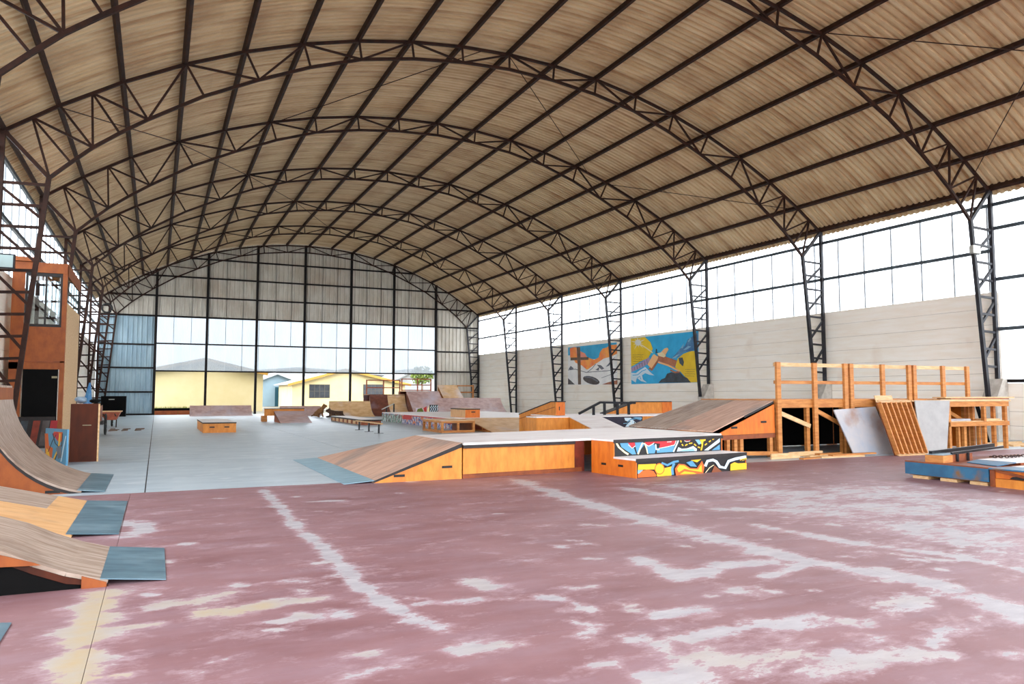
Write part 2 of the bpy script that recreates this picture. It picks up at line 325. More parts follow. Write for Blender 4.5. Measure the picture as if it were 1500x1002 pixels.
wl([(930, 933), (975, 950), (1000, 975), (1030, 1000)], .045, 1.); wl([(1010, 938), (1060, 925)], .06, .95); wl([(1030, 960), (1090, 965), (1150, 960)], .12, .95, .35)
wl([(1180, 985), (1250, 975), (1320, 960), (1385, 962)], .06, .95, .2); wl([(1150, 912), (1200, 905)], .06, .9); wl([(960, 900), (1030, 893)], .05, .95)
wl([(1100, 910), (1140, 918), (1200, 912)], .045, .9); wl([(1300, 895), (1350, 885)], .05, .85); wl([(1260, 930), (1275, 932)], .05, .9); wl([(1390, 925), (1410, 915)], .06, .9)
wl([(180, 765), (210, 770), (215, 778), (190, 785)], .1, .85); wl([(235, 750), (275, 748)], .04, .8); wl([(455, 735), (500, 733)], .04, .8)
wl([(160, 720), (300, 716), (480, 708)], .05, .75)
wl([(915, 715), (970, 725), (1020, 735)], .1, .85); wl([(1110, 770), (1250, 795), (1400, 815), (1500, 835)], .07, .9); wl([(1050, 745), (1200, 750)], .1, .9)
rf = random.Random(21)
for q in range(95):
    x = rf.uniform(800, 1500) if q < 70 else rf.uniform(200, 800); y = 705+(rf.random()**1.3)*295; a = fl(x, y); th = rf.uniform(-.6, .3); l = rf.uniform(.03, .16)
    WL.append(([(a.x, a.y), (a.x+l*math.cos(th-.42), a.y+l*math.sin(th-.42))], rf.uniform(.018, .045), rf.uniform(.75, 1.), rf.random()*.3))
BL = [(1080, 715, .9, .75), (1180, 725, .9, .85), (1280, 722, 1., .85), (1200, 745, .7, .9), (1300, 745, .8, .9), (1400, 740, .9, .9), (1340, 772, .6, .95), (1420, 790, .55, .98), (1470, 765, .8, .9), (1480, 815, .45, .9), (1000, 712, .7, .55), (1330, 800, .4, .6)]
def floor_slab(x0, x1, y0, y1, step):
    nx = max(2, int((x1-x0)/step)); ny = max(2, int((y1-y0)/step)); xs = np.linspace(x0, x1, nx); ys = np.linspace(y0, y1, ny)
    X, Y = np.meshgrid(xs, ys); P = np.stack([X, Y], -1); W = np.zeros(X.shape); YE = np.zeros(X.shape)
    for pts, w, s, yv in WL:
        for a, b in zip(pts[:-1], pts[1:]):
            d = seg_d(P, a, b); k = s*np.exp(-(d/(w*1.7))**2); W = np.maximum(W, k); YE = np.maximum(YE, yv*np.exp(-(d/(w*1.8))**2))
    for x, y, r, s in BL:
        c = f2(x, y); d = np.linalg.norm(P-np.array(c), axis=-1); W = np.maximum(W, s*.92*np.exp(-(d/r)**2))
    v = [(a, b, 0.) for a, b in zip(X.ravel(), Y.ravel())]
    f = [(j*nx+i, j*nx+i+1, (j+1)*nx+i+1, (j+1)*nx+i) for j in range(ny-1) for i in range(nx-1)]
    n = len(v); ring = [i for i in range(nx)]+[j*nx+nx-1 for j in range(1, ny)]+[(ny-1)*nx+i for i in range(nx-2, -1, -1)]+[j*nx for j in range(ny-2, 0, -1)]
    v += [(v[i][0], v[i][1], -.012) for i in ring]; m = len(ring)
    f += [(ring[k], n+k, n+(k+1) % m, ring[(k+1) % m]) for k in range(m)]
    mb = MB(); mb.v = [Vector(p) for p in v]; mb.f = f
    o = part('floor_slab', mb, 'worn_floor', floor)
    for nm, A in (('wear', W), ('yellow', YE)):
        a = o.data.attributes.new(nm, 'FLOAT', 'POINT'); a.data.foreach_set('value', np.concatenate([A.ravel(), np.zeros(m)]).astype(np.float32))
gx = [XL-.1, -.27, 4.86, 10.2, 16, XR+.1]; gy = [Y0, 3.77, 11.32]; gp = .0015
for i in range(len(gx)-1):
    for j in range(len(gy)-1): floor_slab(gx[i]+gp, gx[i+1]-gp, gy[j]+gp, gy[j+1]-gp, .05 if (j == 1 and i < 3) else .09)
gx = [XL-.1, -.1, 4.1, 8.3, 12.5, 16.8, XR+.1]; gy = [11.32, 16.1, 20.9, 26.5, 32.2, 38.2, 45.4, YB+.3]; gp = .008
for i in range(len(gx)-1):
    for j in range(len(gy)-1): part('floor_slab', MB().box(gx[i]+gp, gx[i+1]-gp, gy[j]+gp, gy[j+1]-gp, -.012, 0), 'concrete_floor', floor)
# ---- roof
ceil = thing('ceiling', 'arched roof of ribbed tan metal sheets', None, (0, 0, 0), kind='structure')
SW = 1.06; NS = int((YB+.6-Y0)/SW)+1; SECT = 5
tt = [TH+.016-(2*TH+.032)*k/40 for k in range(41)]
for s in range(SECT):
    mb = MB(); ts = tt[s*8:s*8+9]; ys = []
    for k in range(5):
        b = k*SW/5; ys += [(b, 0), (b+.10, 0), (b+.12, .05), (b+.19, .05)]
    ys.append((SW, 0)); ys.append((SW+.06, .004)); n = len(ys)
    for t in ts:
        for yy, h in ys:
            x, z = arcp(t, .10+h); mb.v.append(V(x, yy, z))
    for a in range(len(ts)-1):
        for k in range(n-1): mb.f.append((a*n+k, (a+1)*n+k, (a+1)*n+k+1, a*n+k+1))
    me = mb.mesh('roof_sheet', 'roof')
    for k in range(NS): piece('roof_sheet', me, ceil, (0, YB+.6-SW-k*SW, 0))
# ---- purlins
PG = 'purlins running the length of the roof'
for i, t in enumerate(ANG):
    x, z = arcp(t, .02); nrm = V(math.sin(t), 0, math.cos(t))
    if i in (0, 18):
        solo('eave_beam', MB().bar((x, Y0, z+.03), (x, YB+.4, z+.03), .1, .2, nrm), 'steel', 'dark steel eave beam along the top of the %s wall' % ('mural' if i == 0 else 'booth side'), 'beam')
    else:
        solo('roof_purlin', MB().bar((x, Y0, z), (x, YB+.3, z), .085, .15, nrm), 'steel', ('long dark steel purlin along the ridge of the roof' if i == 9 else 'long dark steel purlin, %s from the ridge on the %s side' % (('first', 'second', 'third', 'fourth', 'fifth', 'sixth', 'seventh', 'eighth')[abs(i-9)-1], 'mural wall' if i < 9 else 'booth')), 'purlin', PG)
# ---- trusses
BN = {0: (0, 11.07), 1: (1.49, 11.0), 2: (2.99, 10.82), 3: (4.49, 10.51), 4: (5.86, 10.03), 5: (7.16, 9.45), 6: (8.47, 8.79), 7: (9.72, 7.99), 7.5: (10.32, 7.56), 8: (10.87, 7.13), 8.5: (11.31, 6.71), 9: (11.72, 6.3)}
def topn(j, s):
    i = 9-s*j
    if j == int(j): t = ANG[int(i)]
    else: t = (ANG[int(math.floor(i))]+ANG[int(math.ceil(i))])/2
    x, z = arcp(t, -.05); return V(x, 0, z)
def botn(j, s): x, z = BN[j]; return V(XC+s*x, 0, z)
def make_truss():
    o = thing('roof_truss', 'arched dark steel lattice truss spanning between two side columns', 'truss', (0, 0, 0), 'arched trusses under the roof')
    mb = MB(); pts = [V(arcp(ANG[i], -.05)[0], 0, arcp(ANG[i], -.05)[1]) for i in range(19)]
    for a, b in zip(pts[:-1], pts[1:]): mb.bar(a, b, .075, .075, (0, 1, 0))
    part('top_chord', mb, 'steel', o)
    mb = MB(); ks = sorted(BN); bp = [botn(j, -1) for j in ks[::-1]]+[botn(j, 1) for j in ks[1:]]
    for a, b in zip(bp[:-1], bp[1:]): mb.bar(a, b, .075, .075, (0, 1, 0))
    part('bottom_chord', mb, 'steel', o)
    for s in (-1, 1):
        prs = [(j, j) for j in range(0 if s == 1 else 1, 9)]+[(0, 1), (2, 1), (2, 3), (4, 3), (4, 5), (6, 5), (6, 7), (7.5, 7), (7.5, 7.5), (7.5, 8), (8.5, 8), (8.5, 8.5), (8.5, 9)]
        for a, b in prs: part('web_member', MB().bar(topn(a, s), botn(b, s), .05, .05, (0, 1, 0)), 'steel', o)
    return o
tr0 = make_truss()
for k, y in enumerate(TRUSS_Y):
    o = tr0 if k == 0 else copy_tree(tr0)
    o.location = (0, y, 0)
    o['label'] = 'arched steel lattice roof truss '+('nearest the open front of the hall', 'second in from the open front of the hall', 'over the column by the workbench', 'over the column behind the viewing platforms', 'over the pedestal column beside the sun mural', 'over the column between the two murals', 'over the column just past the snowy mountain mural', 'next before the gable end wall', 'set against the gable end wall')[k]
# ---- lattice columns
def make_column(s, ped, label, group):
    X = XC+s*HALF; o = thing('lattice_column', label, 'column', (X, 0, 0), group)
    zb = 1.75 if ped else 0.
    def inn(z): return X-s*(.36+(.93-.36)*z/6.3)
    part('outer_chord', MB().bar((X, 0, zb), (X, 0, 7.3), .1, .1), 'steel_blue' if s > 0 else 'steel', o)
    part('inner_chord', MB().bar((inn(0 if not ped else 1.2), 0, 0 if not ped else 1.2), (inn(6.3), 0, 6.3), .1, .1, (0, 1, 0)), 'steel_blue' if s > 0 else 'steel', o)
    part('knee_strut', MB().bar((inn(6.3), 0, 6.3), (X-s*.02, 0, 7.28), .09, .09, (0, 1, 0)), 'steel_blue' if s > 0 else 'steel', o)
    zs = []; z = 6.12
    while z > zb+.25: zs.append(z); z -= .5
    for z in zs: part('rung', MB().bar((inn(z), 0, z), (X, 0, z-.03), .062, .062, (0, 1, 0)), 'steel_blue' if s > 0 else 'steel', o)
    for k in range(0, len(zs)-2, 2): part('diagonal_brace', MB().bar((X, 0, zs[k]-.12), (inn(zs[k+2]), 0, zs[k+2]+.2), .062, .062, (0, 1, 0)), 'steel_blue' if s > 0 else 'steel', o)
    if ped: part('pedestal', MB().prism([(X+s*.1, -.22, 0), (X-s*.42, -.22, 0), (X-s*.42, -.22, 1.2), (X-s*.12, -.22, 1.75), (X+s*.1, -.22, 1.75)], (0, .44, 0)), 'pedestal', o)
    return o
protos = {}
for k, y in enumerate(TRUSS_Y):
    for s in (-1, 1):
        ped = s > 0 and k in (2, 3, 4)
        key = (s, ped)
        if key not in protos:
            lab = 'grey steel lattice column standing against the mural wall' if s > 0 else 'dark steel lattice column standing against the booth side wall'
            if ped: lab = 'grey steel lattice column on a tapered concrete pedestal by the mural wall'
            protos[key] = make_column(s, ped, lab, 'columns with pedestals' if ped else ('columns along the mural wall' if s > 0 else 'columns along the booth side wall')); o = protos[key]
        else: o = copy_tree(protos[key])
        o.location = (XC+s*HALF, y, 0)
        if k >= 2: o['label'] = ('grey steel lattice column ' if s > 0 else 'dark steel lattice column ')+(('on a pedestal where the tall wall steps down by the workbench', 'on a pedestal behind the viewing platforms', 'on a pedestal beside the sun mural', 'between the two murals', 'just past the snowy mountain mural', 'standing alone on the plain wall near the corner ramps', 'in the corner of the mural wall and gable wall') if s > 0 else ('against the side wall before the booth', 'standing in front of the orange booth', 'just behind the orange booth', 'second past the orange booth', 'third past the orange booth', 'with a tyre hung near its top', 'in the corner by the black crate'))[k-2]
        else: o['label'] = 'steel lattice column near the open front of the hall by the %s' % ('low mural side wall' if s > 0 else 'booth side wall')
# ---- side walls
def side_wall(s, nm, lab):
    X = XC+s*(HALF+.12); x0, x1 = sorted((X, X+s*.2)); yA = D[0]
    mb = MB().box(*sorted((X+s*.03, X+s*.2)), yA, YB+.3, -.1, 4.29)
    mb.box(*sorted((X+s*.03, X+s*.2)), Y0, yA, -.1, 1.63)
    w = struct(nm, mb, 'wall_core', lab)
    ch = 4.3/9
    ye = [y for y in TRUSS_Y if y >= yA-.1]
    ye = ye+[YB+.3] if ye[-1] < YB+.2 else ye
    for a, b in zip(ye[:-1], ye[1:]):
        for r in range(9):
            d = .028+rng.random()*.012; xx = sorted((X+s*.03, X+s*(.03-d)))
            part('concrete_course', MB().box(xx[0], xx[1], a+.004, b-.004, r*ch+.004, (r+1)*ch-.004), 'concrete_wall', w)
    if True:
        for r in range(4): part('concrete_course', MB().box(*sorted((X, X+s*.03)), Y0, yA-.01, r*1.63/4+.004, (r+1)*1.63/4-.004), 'concrete_wall', w)
    Xg = XC+s*(HALF+.1)
    for zg in (6.87, 5.52): part('girt', MB().bar((Xg, yA, zg), (Xg, YB+.2, zg), .07, .10), 'girt', w)
    if True:
        for zg in (6.87, 6.16, 4.66, 3.2, 1.69): part('girt', MB().bar((Xg, Y0, zg), (Xg, yA, zg), .07, .10), 'girt_dark' if zg < 2 else 'girt', w)
    Xp = XC+s*(HALF+.17)
    def sheet(z0, z1):
        m = MB(); n = 9
        for i in range(n):
            yy = i*1.1/(n-1); xo = .012*(i % 2)
            m.v += [V(Xp+s*xo, yy, z0), V(Xp+s*xo, yy, z1)]
        m.f = [(2*i, 2*i+2, 2*i+3, 2*i+1) for i in range(n-1)]
        return m.mesh('translucent_panel', 'clear_panel')
    me = sheet(4.3, 6.9); y = YB+.25-1.1
    strip = MB().box(Xp-.025, Xp+.025, -.02, .02, 4.3, 6.9).mesh('panel_joint', 'joint_grey')
    while y > yA-.3:
        piece('translucent_panel', me, w, (0, y, 0)); piece('panel_joint', strip, w, (0, y, 0)); y -= 1.085
    if True:
        me = sheet(1.66, 6.9); strip = MB().box(Xp-.025, Xp+.025, -.02, .02, 1.66, 6.9).mesh('panel_joint', 'joint_grey'); y = yA-1.1
        while y > Y0-.5:
            piece('translucent_panel', me, w, (0, y, 0)); piece('panel_joint', strip, w, (0, y, 0)); y -= 1.085
    return w
side_wall(1, 'wall_right', 'cream plastered wall with murals under a band of translucent panels')
side_wall(-1, 'wall_left', 'grey plastered side wall under a band of translucent panels behind the booth')  # unseen front bay given tall panels to let in more light
# ---- back wall
wb_ = struct('wall_back', MB().bar((XL, YB+.08, .05), (-.15, YB+.08, .05), .12, .1).bar((18.63, YB+.08, .05), (XR, YB+.08, .05), .12, .1).bar((XL, YB+.1, 6.29), (XR, YB+.1, 6.29), .09, .11), 'girt_dark', 'gable end wall of ribbed metal sheets with translucent rows over an open front')
posts = [-.15, 2.87, 5.96, 9.09, 12.3, 15.42, 18.63]
for x in posts: part('post', MB().box(x-.075, x+.075, YB, YB+.15, 0, arcz(x)), 'girt_dark', wb_)
for z in (10.14, 8.89, 7.6):
    a = math.sqrt(max(RAD**2-(z-ZE+RAD-RISE)**2, 0)); part('girt', MB().bar((XC-a, YB+.1, z), (XC+a, YB+.1, z), .08, .1), 'girt_dark', wb_)
for z in (4.54, 2.79): part('girt', MB().bar((posts[0], YB+.1, z), (posts[-1], YB+.1, z), .07, .09), 'girt_dark', wb_)
for z in (4.45, 2.97, 1.45):
    part('girt', MB().bar((XL, YB+.1, z), (posts[0], YB+.1, z), .08, .1), 'girt_dark', wb_); part('girt', MB().bar((posts[-1], YB+.1, z), (XR, YB+.1, z), .08, .1), 'girt_dark', wb_)
def ribbed(x0, x1, z0, ztop, yp, pitch=.3, amp=.06, flat=False):
    mb = MB(); x = x0; prof = []
    while x < x1-1e-4:
        prof += [(x, 0), (x+pitch*.62, 0), (x+pitch*.7, amp), (x+pitch*.92, amp)]; x += pitch
    prof = [(min(a, x1), b) for a, b in prof]+[(x1, 0)]
    for a, b in prof: mb.v += [V(a, yp-b, z0), V(a, yp-b, ztop(a))]
    mb.f = [(2*i, 2*i+2, 2*i+3, 2*i+1) for i in range(len(prof)-1)]
    return mb
top = lambda x: arcz(x, .08)
x = XL-.1
xe = [XL-.1]+[posts[0]+(posts[-1]-posts[0])*k/18 for k in range(19)]+[XR+.1]
xe = [XL-.1, XL+1.0, XL+2.1]+[posts[0]+(posts[-1]-posts[0])*k/18 for k in range(19)]+[XR-2.2, XR-1.1, XR+.1]
for a, b in zip(xe[:-1], xe[1:]): part('metal_sheet', ribbed(a, b+.02, 6.27, top, YB+.18), 'galv', wb_)
for a, b in zip(xe[:-1], xe[1:]):
    if b <= posts[0]+.01: part('metal_sheet', ribbed(a, b+.02, 0, lambda q: 6.3, YB+.18), 'galv_blue', wb_)
    elif a >= posts[-1]-.01: part('metal_sheet', ribbed(a, b+.02, 0, lambda q: 6.3, YB+.18), 'galv', wb_)
    else:
        part('translucent_panel', ribbed(a, b, 2.79, lambda q: 6.3, YB+.18, .09, .012), 'clear_back', wb_)
        part('panel_joint', MB().box(b-.012, b+.012, YB+.15, YB+.19, 4.55 if rng.random() < .5 else 2.8, 6.3), 'girt', wb_)
# ================================================================ THE PLACE OUTSIDE
def house(name, label, x0, x1, y, depth, eave, apex, xa, wall, trim, over=.5):
    o = thing(name, label, 'house', ((x0+x1)/2, y, -.03))
    part('wall', MB().prism([(x0, y, -.03), (x1, y, -.03), (x1, y, eave), (xa, y, apex), (x0, y, eave)], (0, depth, 0)), wall, o)
    for xe_, zz in ((x0, eave), (x1, eave)):
        sl = (apex-zz)/(xa-xe_); xo = xe_-(over if xe_ < xa else -over); zo = apex-sl*(xa-xo)
        part('roof_slope', MB().prism([(xa, y-.5, apex+.02), (xo, y-.5, zo+.02), (xo, y-.5, zo+.12), (xa, y-.5, apex+.12)], (0, depth+1, 0)), 'roof_grey', o)
        part('barge_board', MB().prism([(xa, y-.53, apex-.12), (xo, y-.53, zo-.12), (xo, y-.53, zo+.12), (xa, y-.53, apex+.12)], (0, .03, 0)), trim, o)
    return o
def win(o, x0, x1, z0, z1, y, n=3, nz=2):
    w = part('window', MB().box(x0, x1, y-.03, y, z0, z1), 'win_frame', o)
    for i in range(n):
        for k in range(nz):
            a = x0+.05+(x1-x0-.05)*i/n; b = x0+(x1-x0-.05)*(i+1)/n; c = z0+.05+(z1-z0-.05)*k/nz; d = z0+(z1-z0-.05)*(k+1)/nz
            part('pane', MB().box(a, b, y-.045, y-.03, c, d), 'win_dark', w)
h1 = house('house', 'plain yellow house with a low gable beside the grass strip', -1.2, 7.55, 62, 10, 2.94, 3.95, 3.3, 'house_yellow', 'house_trim', .3)
h2 = house('house', 'pale yellow house with two barred windows beyond the quarter pipes', 12.0, 23.4, 76, 9, 2.35, 3.75, 17.1, 'house_yellow', 'house_trim')
k76 = 76
a = py(453, 563, k76); b = py(483, 583, k76); win(h2, a.x, b.x, b.z, a.z, 76, 4, 2)
a = py(532, 563, k76); b = py(561, 582, k76); win(h2, a.x, b.x, b.z, a.z, 76, 5, 2)
h3 = house('house', 'light blue house with a teal door between the yellow houses', 10.0, 14.0, 86.5, 8, 2.8, 3.6, 12.0, 'house_blue', 'house_white')
a = py(403, 567, 86.5); b = py(411, 598, 86.5); d_ = part('door', MB().box(a.x, b.x, 86.44, 86.5, -.03, a.z), 'teal', h3, 'teal door')
a = py(416, 569, 86.5); b = py(422.5, 592, 86.5); win(h3, a.x, b.x, b.z, a.z, 86.5, 1, 2)
h4 = house('house', 'white house with a grey gable behind the barred window house', 27, 40, 96, 9, 2.6, 4.6, 31, 'house_white', 'roof_grey')
h5 = house('house', 'long low white house behind the blue house', 6, 34, 110, 9, 4.0, 5.0, 18, 'house_white', 'house_white')
def tree(x, y, h, r, lab, seed):
    o = thing('tree', lab, 'tree', (x, y, -.03)); part('trunk', MB().tube([(x, y, -.03), (x+.1, y, h*.5), (x, y, h*.75)], [.16, .12, .07]), 'm_wood', o)
    mb = MB(); rr = random.Random(seed)
    for k in range(420):
        a = rr.random()*6.28; u = rr.random()*2-1; q = rr.random()**.4*r; sxy = math.sqrt(1-u*u)
        c = V(x+q*sxy*math.cos(a), y+q*sxy*math.sin(a), h-r*.6+q*u*.8); d = V(rr.random()-.5, rr.random()-.5, rr.random()-.5).normalized()*.22; e = d.cross(V(rr.random(), rr.random(), .3)).normalized()*.12
        mb.add([c-d, c+e, c+d, c-e], [(0, 1, 2, 3)])
    part('crown', mb, 'leaf', o, kind='stuff')
tree(30.5, 92, 4.6, 1.5, 'light green tree rising behind the white house roof', 3)
mb = MB(); rr = random.Random(4)
for k in range(2600):
    x = -.6+rr.random()*5.2; y = 55.2+rr.random()*4.2; h = .18+rr.random()*.34; a = rr.random()*6.28; w = .03
    mb.add([(x-w*math.cos(a), y-w*math.sin(a), -.03), (x+w*math.cos(a), y+w*math.sin(a), -.03), (x+rr.uniform(-.1, .1), y+rr.uniform(-.1, .1), h)], [(0, 1, 2)])
solo('grass_strip', mb, 'grass', 'bright yellow green grass in front of the plain yellow house', 'grass', kind='stuff')
lb = thing('low_barrier', 'low orange board barrier with a dark top rail between two end posts', 'barrier', (1.3, YB+.1, 0))
for a, b in ((-.07, 1.28), (1.3, 2.78)): part('board', MB().box(a, b, YB+.02, YB+.06, 0, .27), 'brick_orange', lb)
part('top_rail', MB().box(-.07, 2.79, YB, YB+.12, .27, .42), 'black', lb)
# ================================================================ RAMP BUILDERS
def ramp(name, label, cat, org, u, w, prof, surf='ramp_wood', side='ply_orange', plate=None, splits=(0, 1), surfs=None, slots=(), back=True, group=None, trim=None, t=.03, deck=None):
    """prof: (s,z) uphill; org low near corner; u uphill unit; w width vector"""
    org = Vector(org); u = Vector(u).normalized(); w = Vector(w); z_ = V(0, 0, 1); o = thing(name, label, cat, org+w*.5+u*prof[-1][0]*.5, group)
    P = lambda s, z, k: org+u*s+z_*z+w*k
    sp_list = []
    for n, (a, b) in enumerate(zip(splits[:-1], splits[1:])):
        sm = surfs[n] if surfs else surf
        if isinstance(sm, tuple): sp_list += [(a, b, prof[:sm[2]+1], sm[0]), (a, b, prof[sm[2]:], sm[1])]
        else: sp_list.append((a, b, prof, sm))
    for a, b, prof_, sm in sp_list:
        mb = MB(); e = .004/ w.length
        for (s0, z0), (s1, z1) in zip(prof_[:-1], prof_[1:]):
            nv = V(0, 0, 1) if s1 == s0 else V(0, 0, 1)
            n2 = (-(z1-z0), (s1-s0)); l = math.hypot(*n2); n2 = (n2[0]/l*t, n2[1]/l*t)
            q = [P(s0, z0, a+e), P(s1, z1, a+e), P(s1, z1, b-e), P(s0, z0, b-e)]
            mb.add(q+[p-u*n2[0]-z_*n2[1]*.9 for p in q], [(0, 1, 2, 3), (7, 6, 5, 4), (0, 4, 5, 1), (1, 5, 6, 2), (2, 6, 7, 3), (3, 7, 4, 0)])
        part('riding_surface', mb, sm, o)
    wn_ = w.normalized()
    low = [(s, max(z-t, 0)) for s, z in prof]
    poly = [(s, z) for s, z in low]+[(low[-1][0], 0), (low[0][0], 0)]
    if low[0][1] == 0: poly = poly[:-1]
    for k, sg in ((0, 1), (1, -1)):
        part('side_panel', MB().prism([P(s, z, k)+wn_*sg*.004 for s, z in poly], wn_*sg*.02), side, o)
        if trim: 
            mb = MB()
            for (s0, z0), (s1, z1) in zip(low[:-1], low[1:]): mb.prism([P(s0, z0, k)-wn_*sg*.004, P(s1, z1, k)-wn_*sg*.004, P(s1, max(z1-.045, 0), k)-wn_*sg*.004, P(s0, max(z0-.045, 0), k)-wn_*sg*.004], wn_*sg*.006)
            part('edge_trim', mb, trim, o)
    s1, z1 = prof[-1]
    if back: part('back_panel', MB().prism([P(s1, 0, .003), P(s1, 0, .997), P(s1, z1-t-.002, .997), P(s1, z1-t-.002, .003)], -u*.02), side, o)
    if deck: part('deck', MB().prism([P(s1, z1-.04, 0), P(s1+deck, z1-.04, 0), P(s1+deck, z1-.04, 1), P(s1, z1-.04, 1)], (0, 0, .04)), 'lumber', o); part('deck_support', MB().prism([P(s1+deck-.1, 0, 0), P(s1+deck, 0, 0), P(s1+deck, 0, 1), P(s1+deck-.1, 0, 1)], (0, 0, z1-.04)), side, o)
    if plate:
        L0, m = plate; z0 = prof[0][1]+.006
        q = [P(-L0, .004, 0), P(0.05, z0+.004, 0), P(0.05, z0+.004, 1), P(-L0, .004, 1)]
        part('steel_plate', MB().prism(q, (0, 0, .006)), m, o, 'thin steel approach plate')
    for c in slots:
        part('hand_slot', MB().prism([P(c[0]-.085, c[1]-.018, 0)-wn_*.003, P(c[0]+.085, c[1]-.018, 0)-wn_*.003, P(c[0]+.085, c[1]+.018, 0)-wn_*.003, P(c[0]-.085, c[1]+.018, 0)-wn_*.003], wn_*.008), 'slot_dark', o)
    return o
def curve(R, zt, n=10, z0=.0):
    tm = math.acos(max(1-(zt-z0)/R, -1)); return [(R*math.sin(tm*k/n), z0+R*(1-math.cos(tm*k/n))) for k in range(n+1)]
def crate(name, label, cat, x0, x1, y0, y1, z0, z1, side, top, slots=(), trim=None, group=None):
    o = thing(name, label, cat, ((x0+x1)/2, (y0+y1)/2, z0), group); t = .025
    part('front_panel', MB().box(x0, x1, y0, y0+t, z0, z1-t), side, o); part('back_panel', MB().box(x0, x1, y1-t, y1, z0, z1-t), side, o)
    part('side_panel', MB().box(x0, x0+t, y0+t, y1-t, z0, z1-t), side, o); part('side_panel', MB().box(x1-t, x1, y0+t, y1-t, z0, z1-t), side, o)
    part('top', MB().box(x0-.005, x1+.005, y0-.005, y1+.005, z1-t, z1), top, o)
    if trim: part('edge_trim', MB().box(x0-.01, x1+.01, y0-.012, y0-.005, z1-.04, z1).box(x0-.01, x0-.005, y0, y1, z1-.04, z1), trim, o)
    for xs_, zs_ in slots: part('hand_slot', MB().box(xs_-.08, xs_+.08, y0-.004, y0+.004, zs_-.02, zs_+.02), 'slot_dark', o)
    return o
# ================================================================ FUNBOX IN THE MIDDLE
fb = thing('funbox_bank', 'wide wooden bank ramp with a blue steel approach plate beside the orange funbox deck', 'ramp', (3.4, 12.5, 0))
yn = 11.05; XA, XB, ZD = 2.93, 4.33, .555
def bank_sheet(t0, t1, u0, u1):
    q = []
    for u_ in ((t0, u0), (t0, u1), (t1, u1), (t1, u0)):
        yf = 15.55+(13.4-15.55)*u_[1]; q.append(V(XA+(XB-XA)*u_[1], yn+(yf-yn)*u_[0], .03+(ZD-.03)*u_[1]))
    return MB().prism([p-V(0, 0, .03) for p in q], (0, 0, .03))
part('riding_surface', bank_sheet(0, .44, 0, 1), 'ramp_wood', fb); part('riding_surface', bank_sheet(.442, 1, 0, 1), 'ramp_wood', fb)
part('side_panel', MB().prism([(XA, yn, 0), (XB, yn, 0), (XB, yn, ZD-.035), (XA, yn, .0)], (0, .02, 0)), 'ply_orange', fb)
part('edge_trim', MB().prism([(XA, yn-.006, 0.0), (XB, yn-.006, ZD-.07), (XB, yn-.006, ZD-.005), (XA, yn-.006, .03)], (0, .005, 0)), 'trim_black', fb)
part('far_side_panel', MB().prism([(XA, 15.53, 0), (XB, 13.38, 0), (XB, 13.38, ZD-.04)], (.01, -.015, 0)), 'ply_orange', fb)
for a, b in ((yn, 13.2), (13.21, 15.55)): part('steel_plate', MB().prism([(2.5, a, .003), (2.96, a, .034), (2.96, b, .034), (2.5, b, .003)], (0, 0, .006)), 'plate_light', fb, 'pale blue steel approach plate')
for x_, y_ in ((585, 697), (655, 684)):
    p = py(x_, y_, yn-.003); part('hand_slot', MB().box(p.x-.085, p.x+.085, yn-.003, yn+.003, p.z-.018, p.z+.018), 'slot_dark', fb)
fd = thing('funbox_deck', 'low orange sided funbox with a pale worn deck behind the graffiti step box', 'skate box', (7.3, 12.6, 0))
dk = [V(4.335, 11.0, 0), V(9.85, 11.5, 0), V(9.84, 14.65, 0), V(4.335, 13.4, 0)]
yl = lambda P_, Q_, t: P_+(Q_-P_)*t
for k in range(3):
    a, b = k/3+.0008, (k+1)/3-.0008
    part('deck_sheet', MB().prism([yl(dk[0], dk[1], a)+V(0, 0, ZD-.035), yl(dk[0], dk[1], b)+V(0, 0, ZD-.035), yl(dk[3], dk[2], b)+V(0, 0, ZD-.035), yl(dk[3], dk[2], a)+V(0, 0, ZD-.035)], (0, 0, .035)), 'deck_white', fd)
part('front_panel', MB().prism([(4.345, 11.03, .07), (6.44, 11.03+.19, .07), (6.44, 11.22, .47), (4.345, 11.03, .47)], (0, .02, 0)), 'ply_orange', fd)
part('base_board', MB().prism([(4.345, 11.05, 0), (6.6, 11.25, 0), (6.6, 11.25, .07), (4.345, 11.05, .07)], (0, .02, 0)), 'ply_rust', fd)
part('corner_post', MB().prism([(6.45, 11.25, 0), (6.66, 11.27, 0), (6.66, 11.27, ZD-.04), (6.45, 11.25, ZD-.04)], (0, .05, 0)), 'dark_red', fd)
part('edge_trim', MB().prism([(4.34, 10.995, ZD-.085), (6.44, 11.185, ZD-.085), (6.44, 11.185, ZD-.037), (4.34, 10.995, ZD-.037)], (0, .03, 0)), 'trim_black', fd)
part('side_panel', MB().prism([yl(dk[1], dk[2], .01), yl(dk[1], dk[2], .99), yl(dk[1], dk[2], .99)+V(0, 0, ZD-.04), yl(dk[1], dk[2], .01)+V(0, 0, ZD-.04)], (-.02, 0, 0)), 'ply_deep', fd)
part('back_panel', MB().prism([yl(dk[3], dk[2], .01), yl(dk[3], dk[2], .99), yl(dk[3], dk[2], .99)+V(0, 0, ZD-.04), yl(dk[3], dk[2], .01)+V(0, 0, ZD-.04)], (0, -.02, 0)), 'ply_deep', fd)
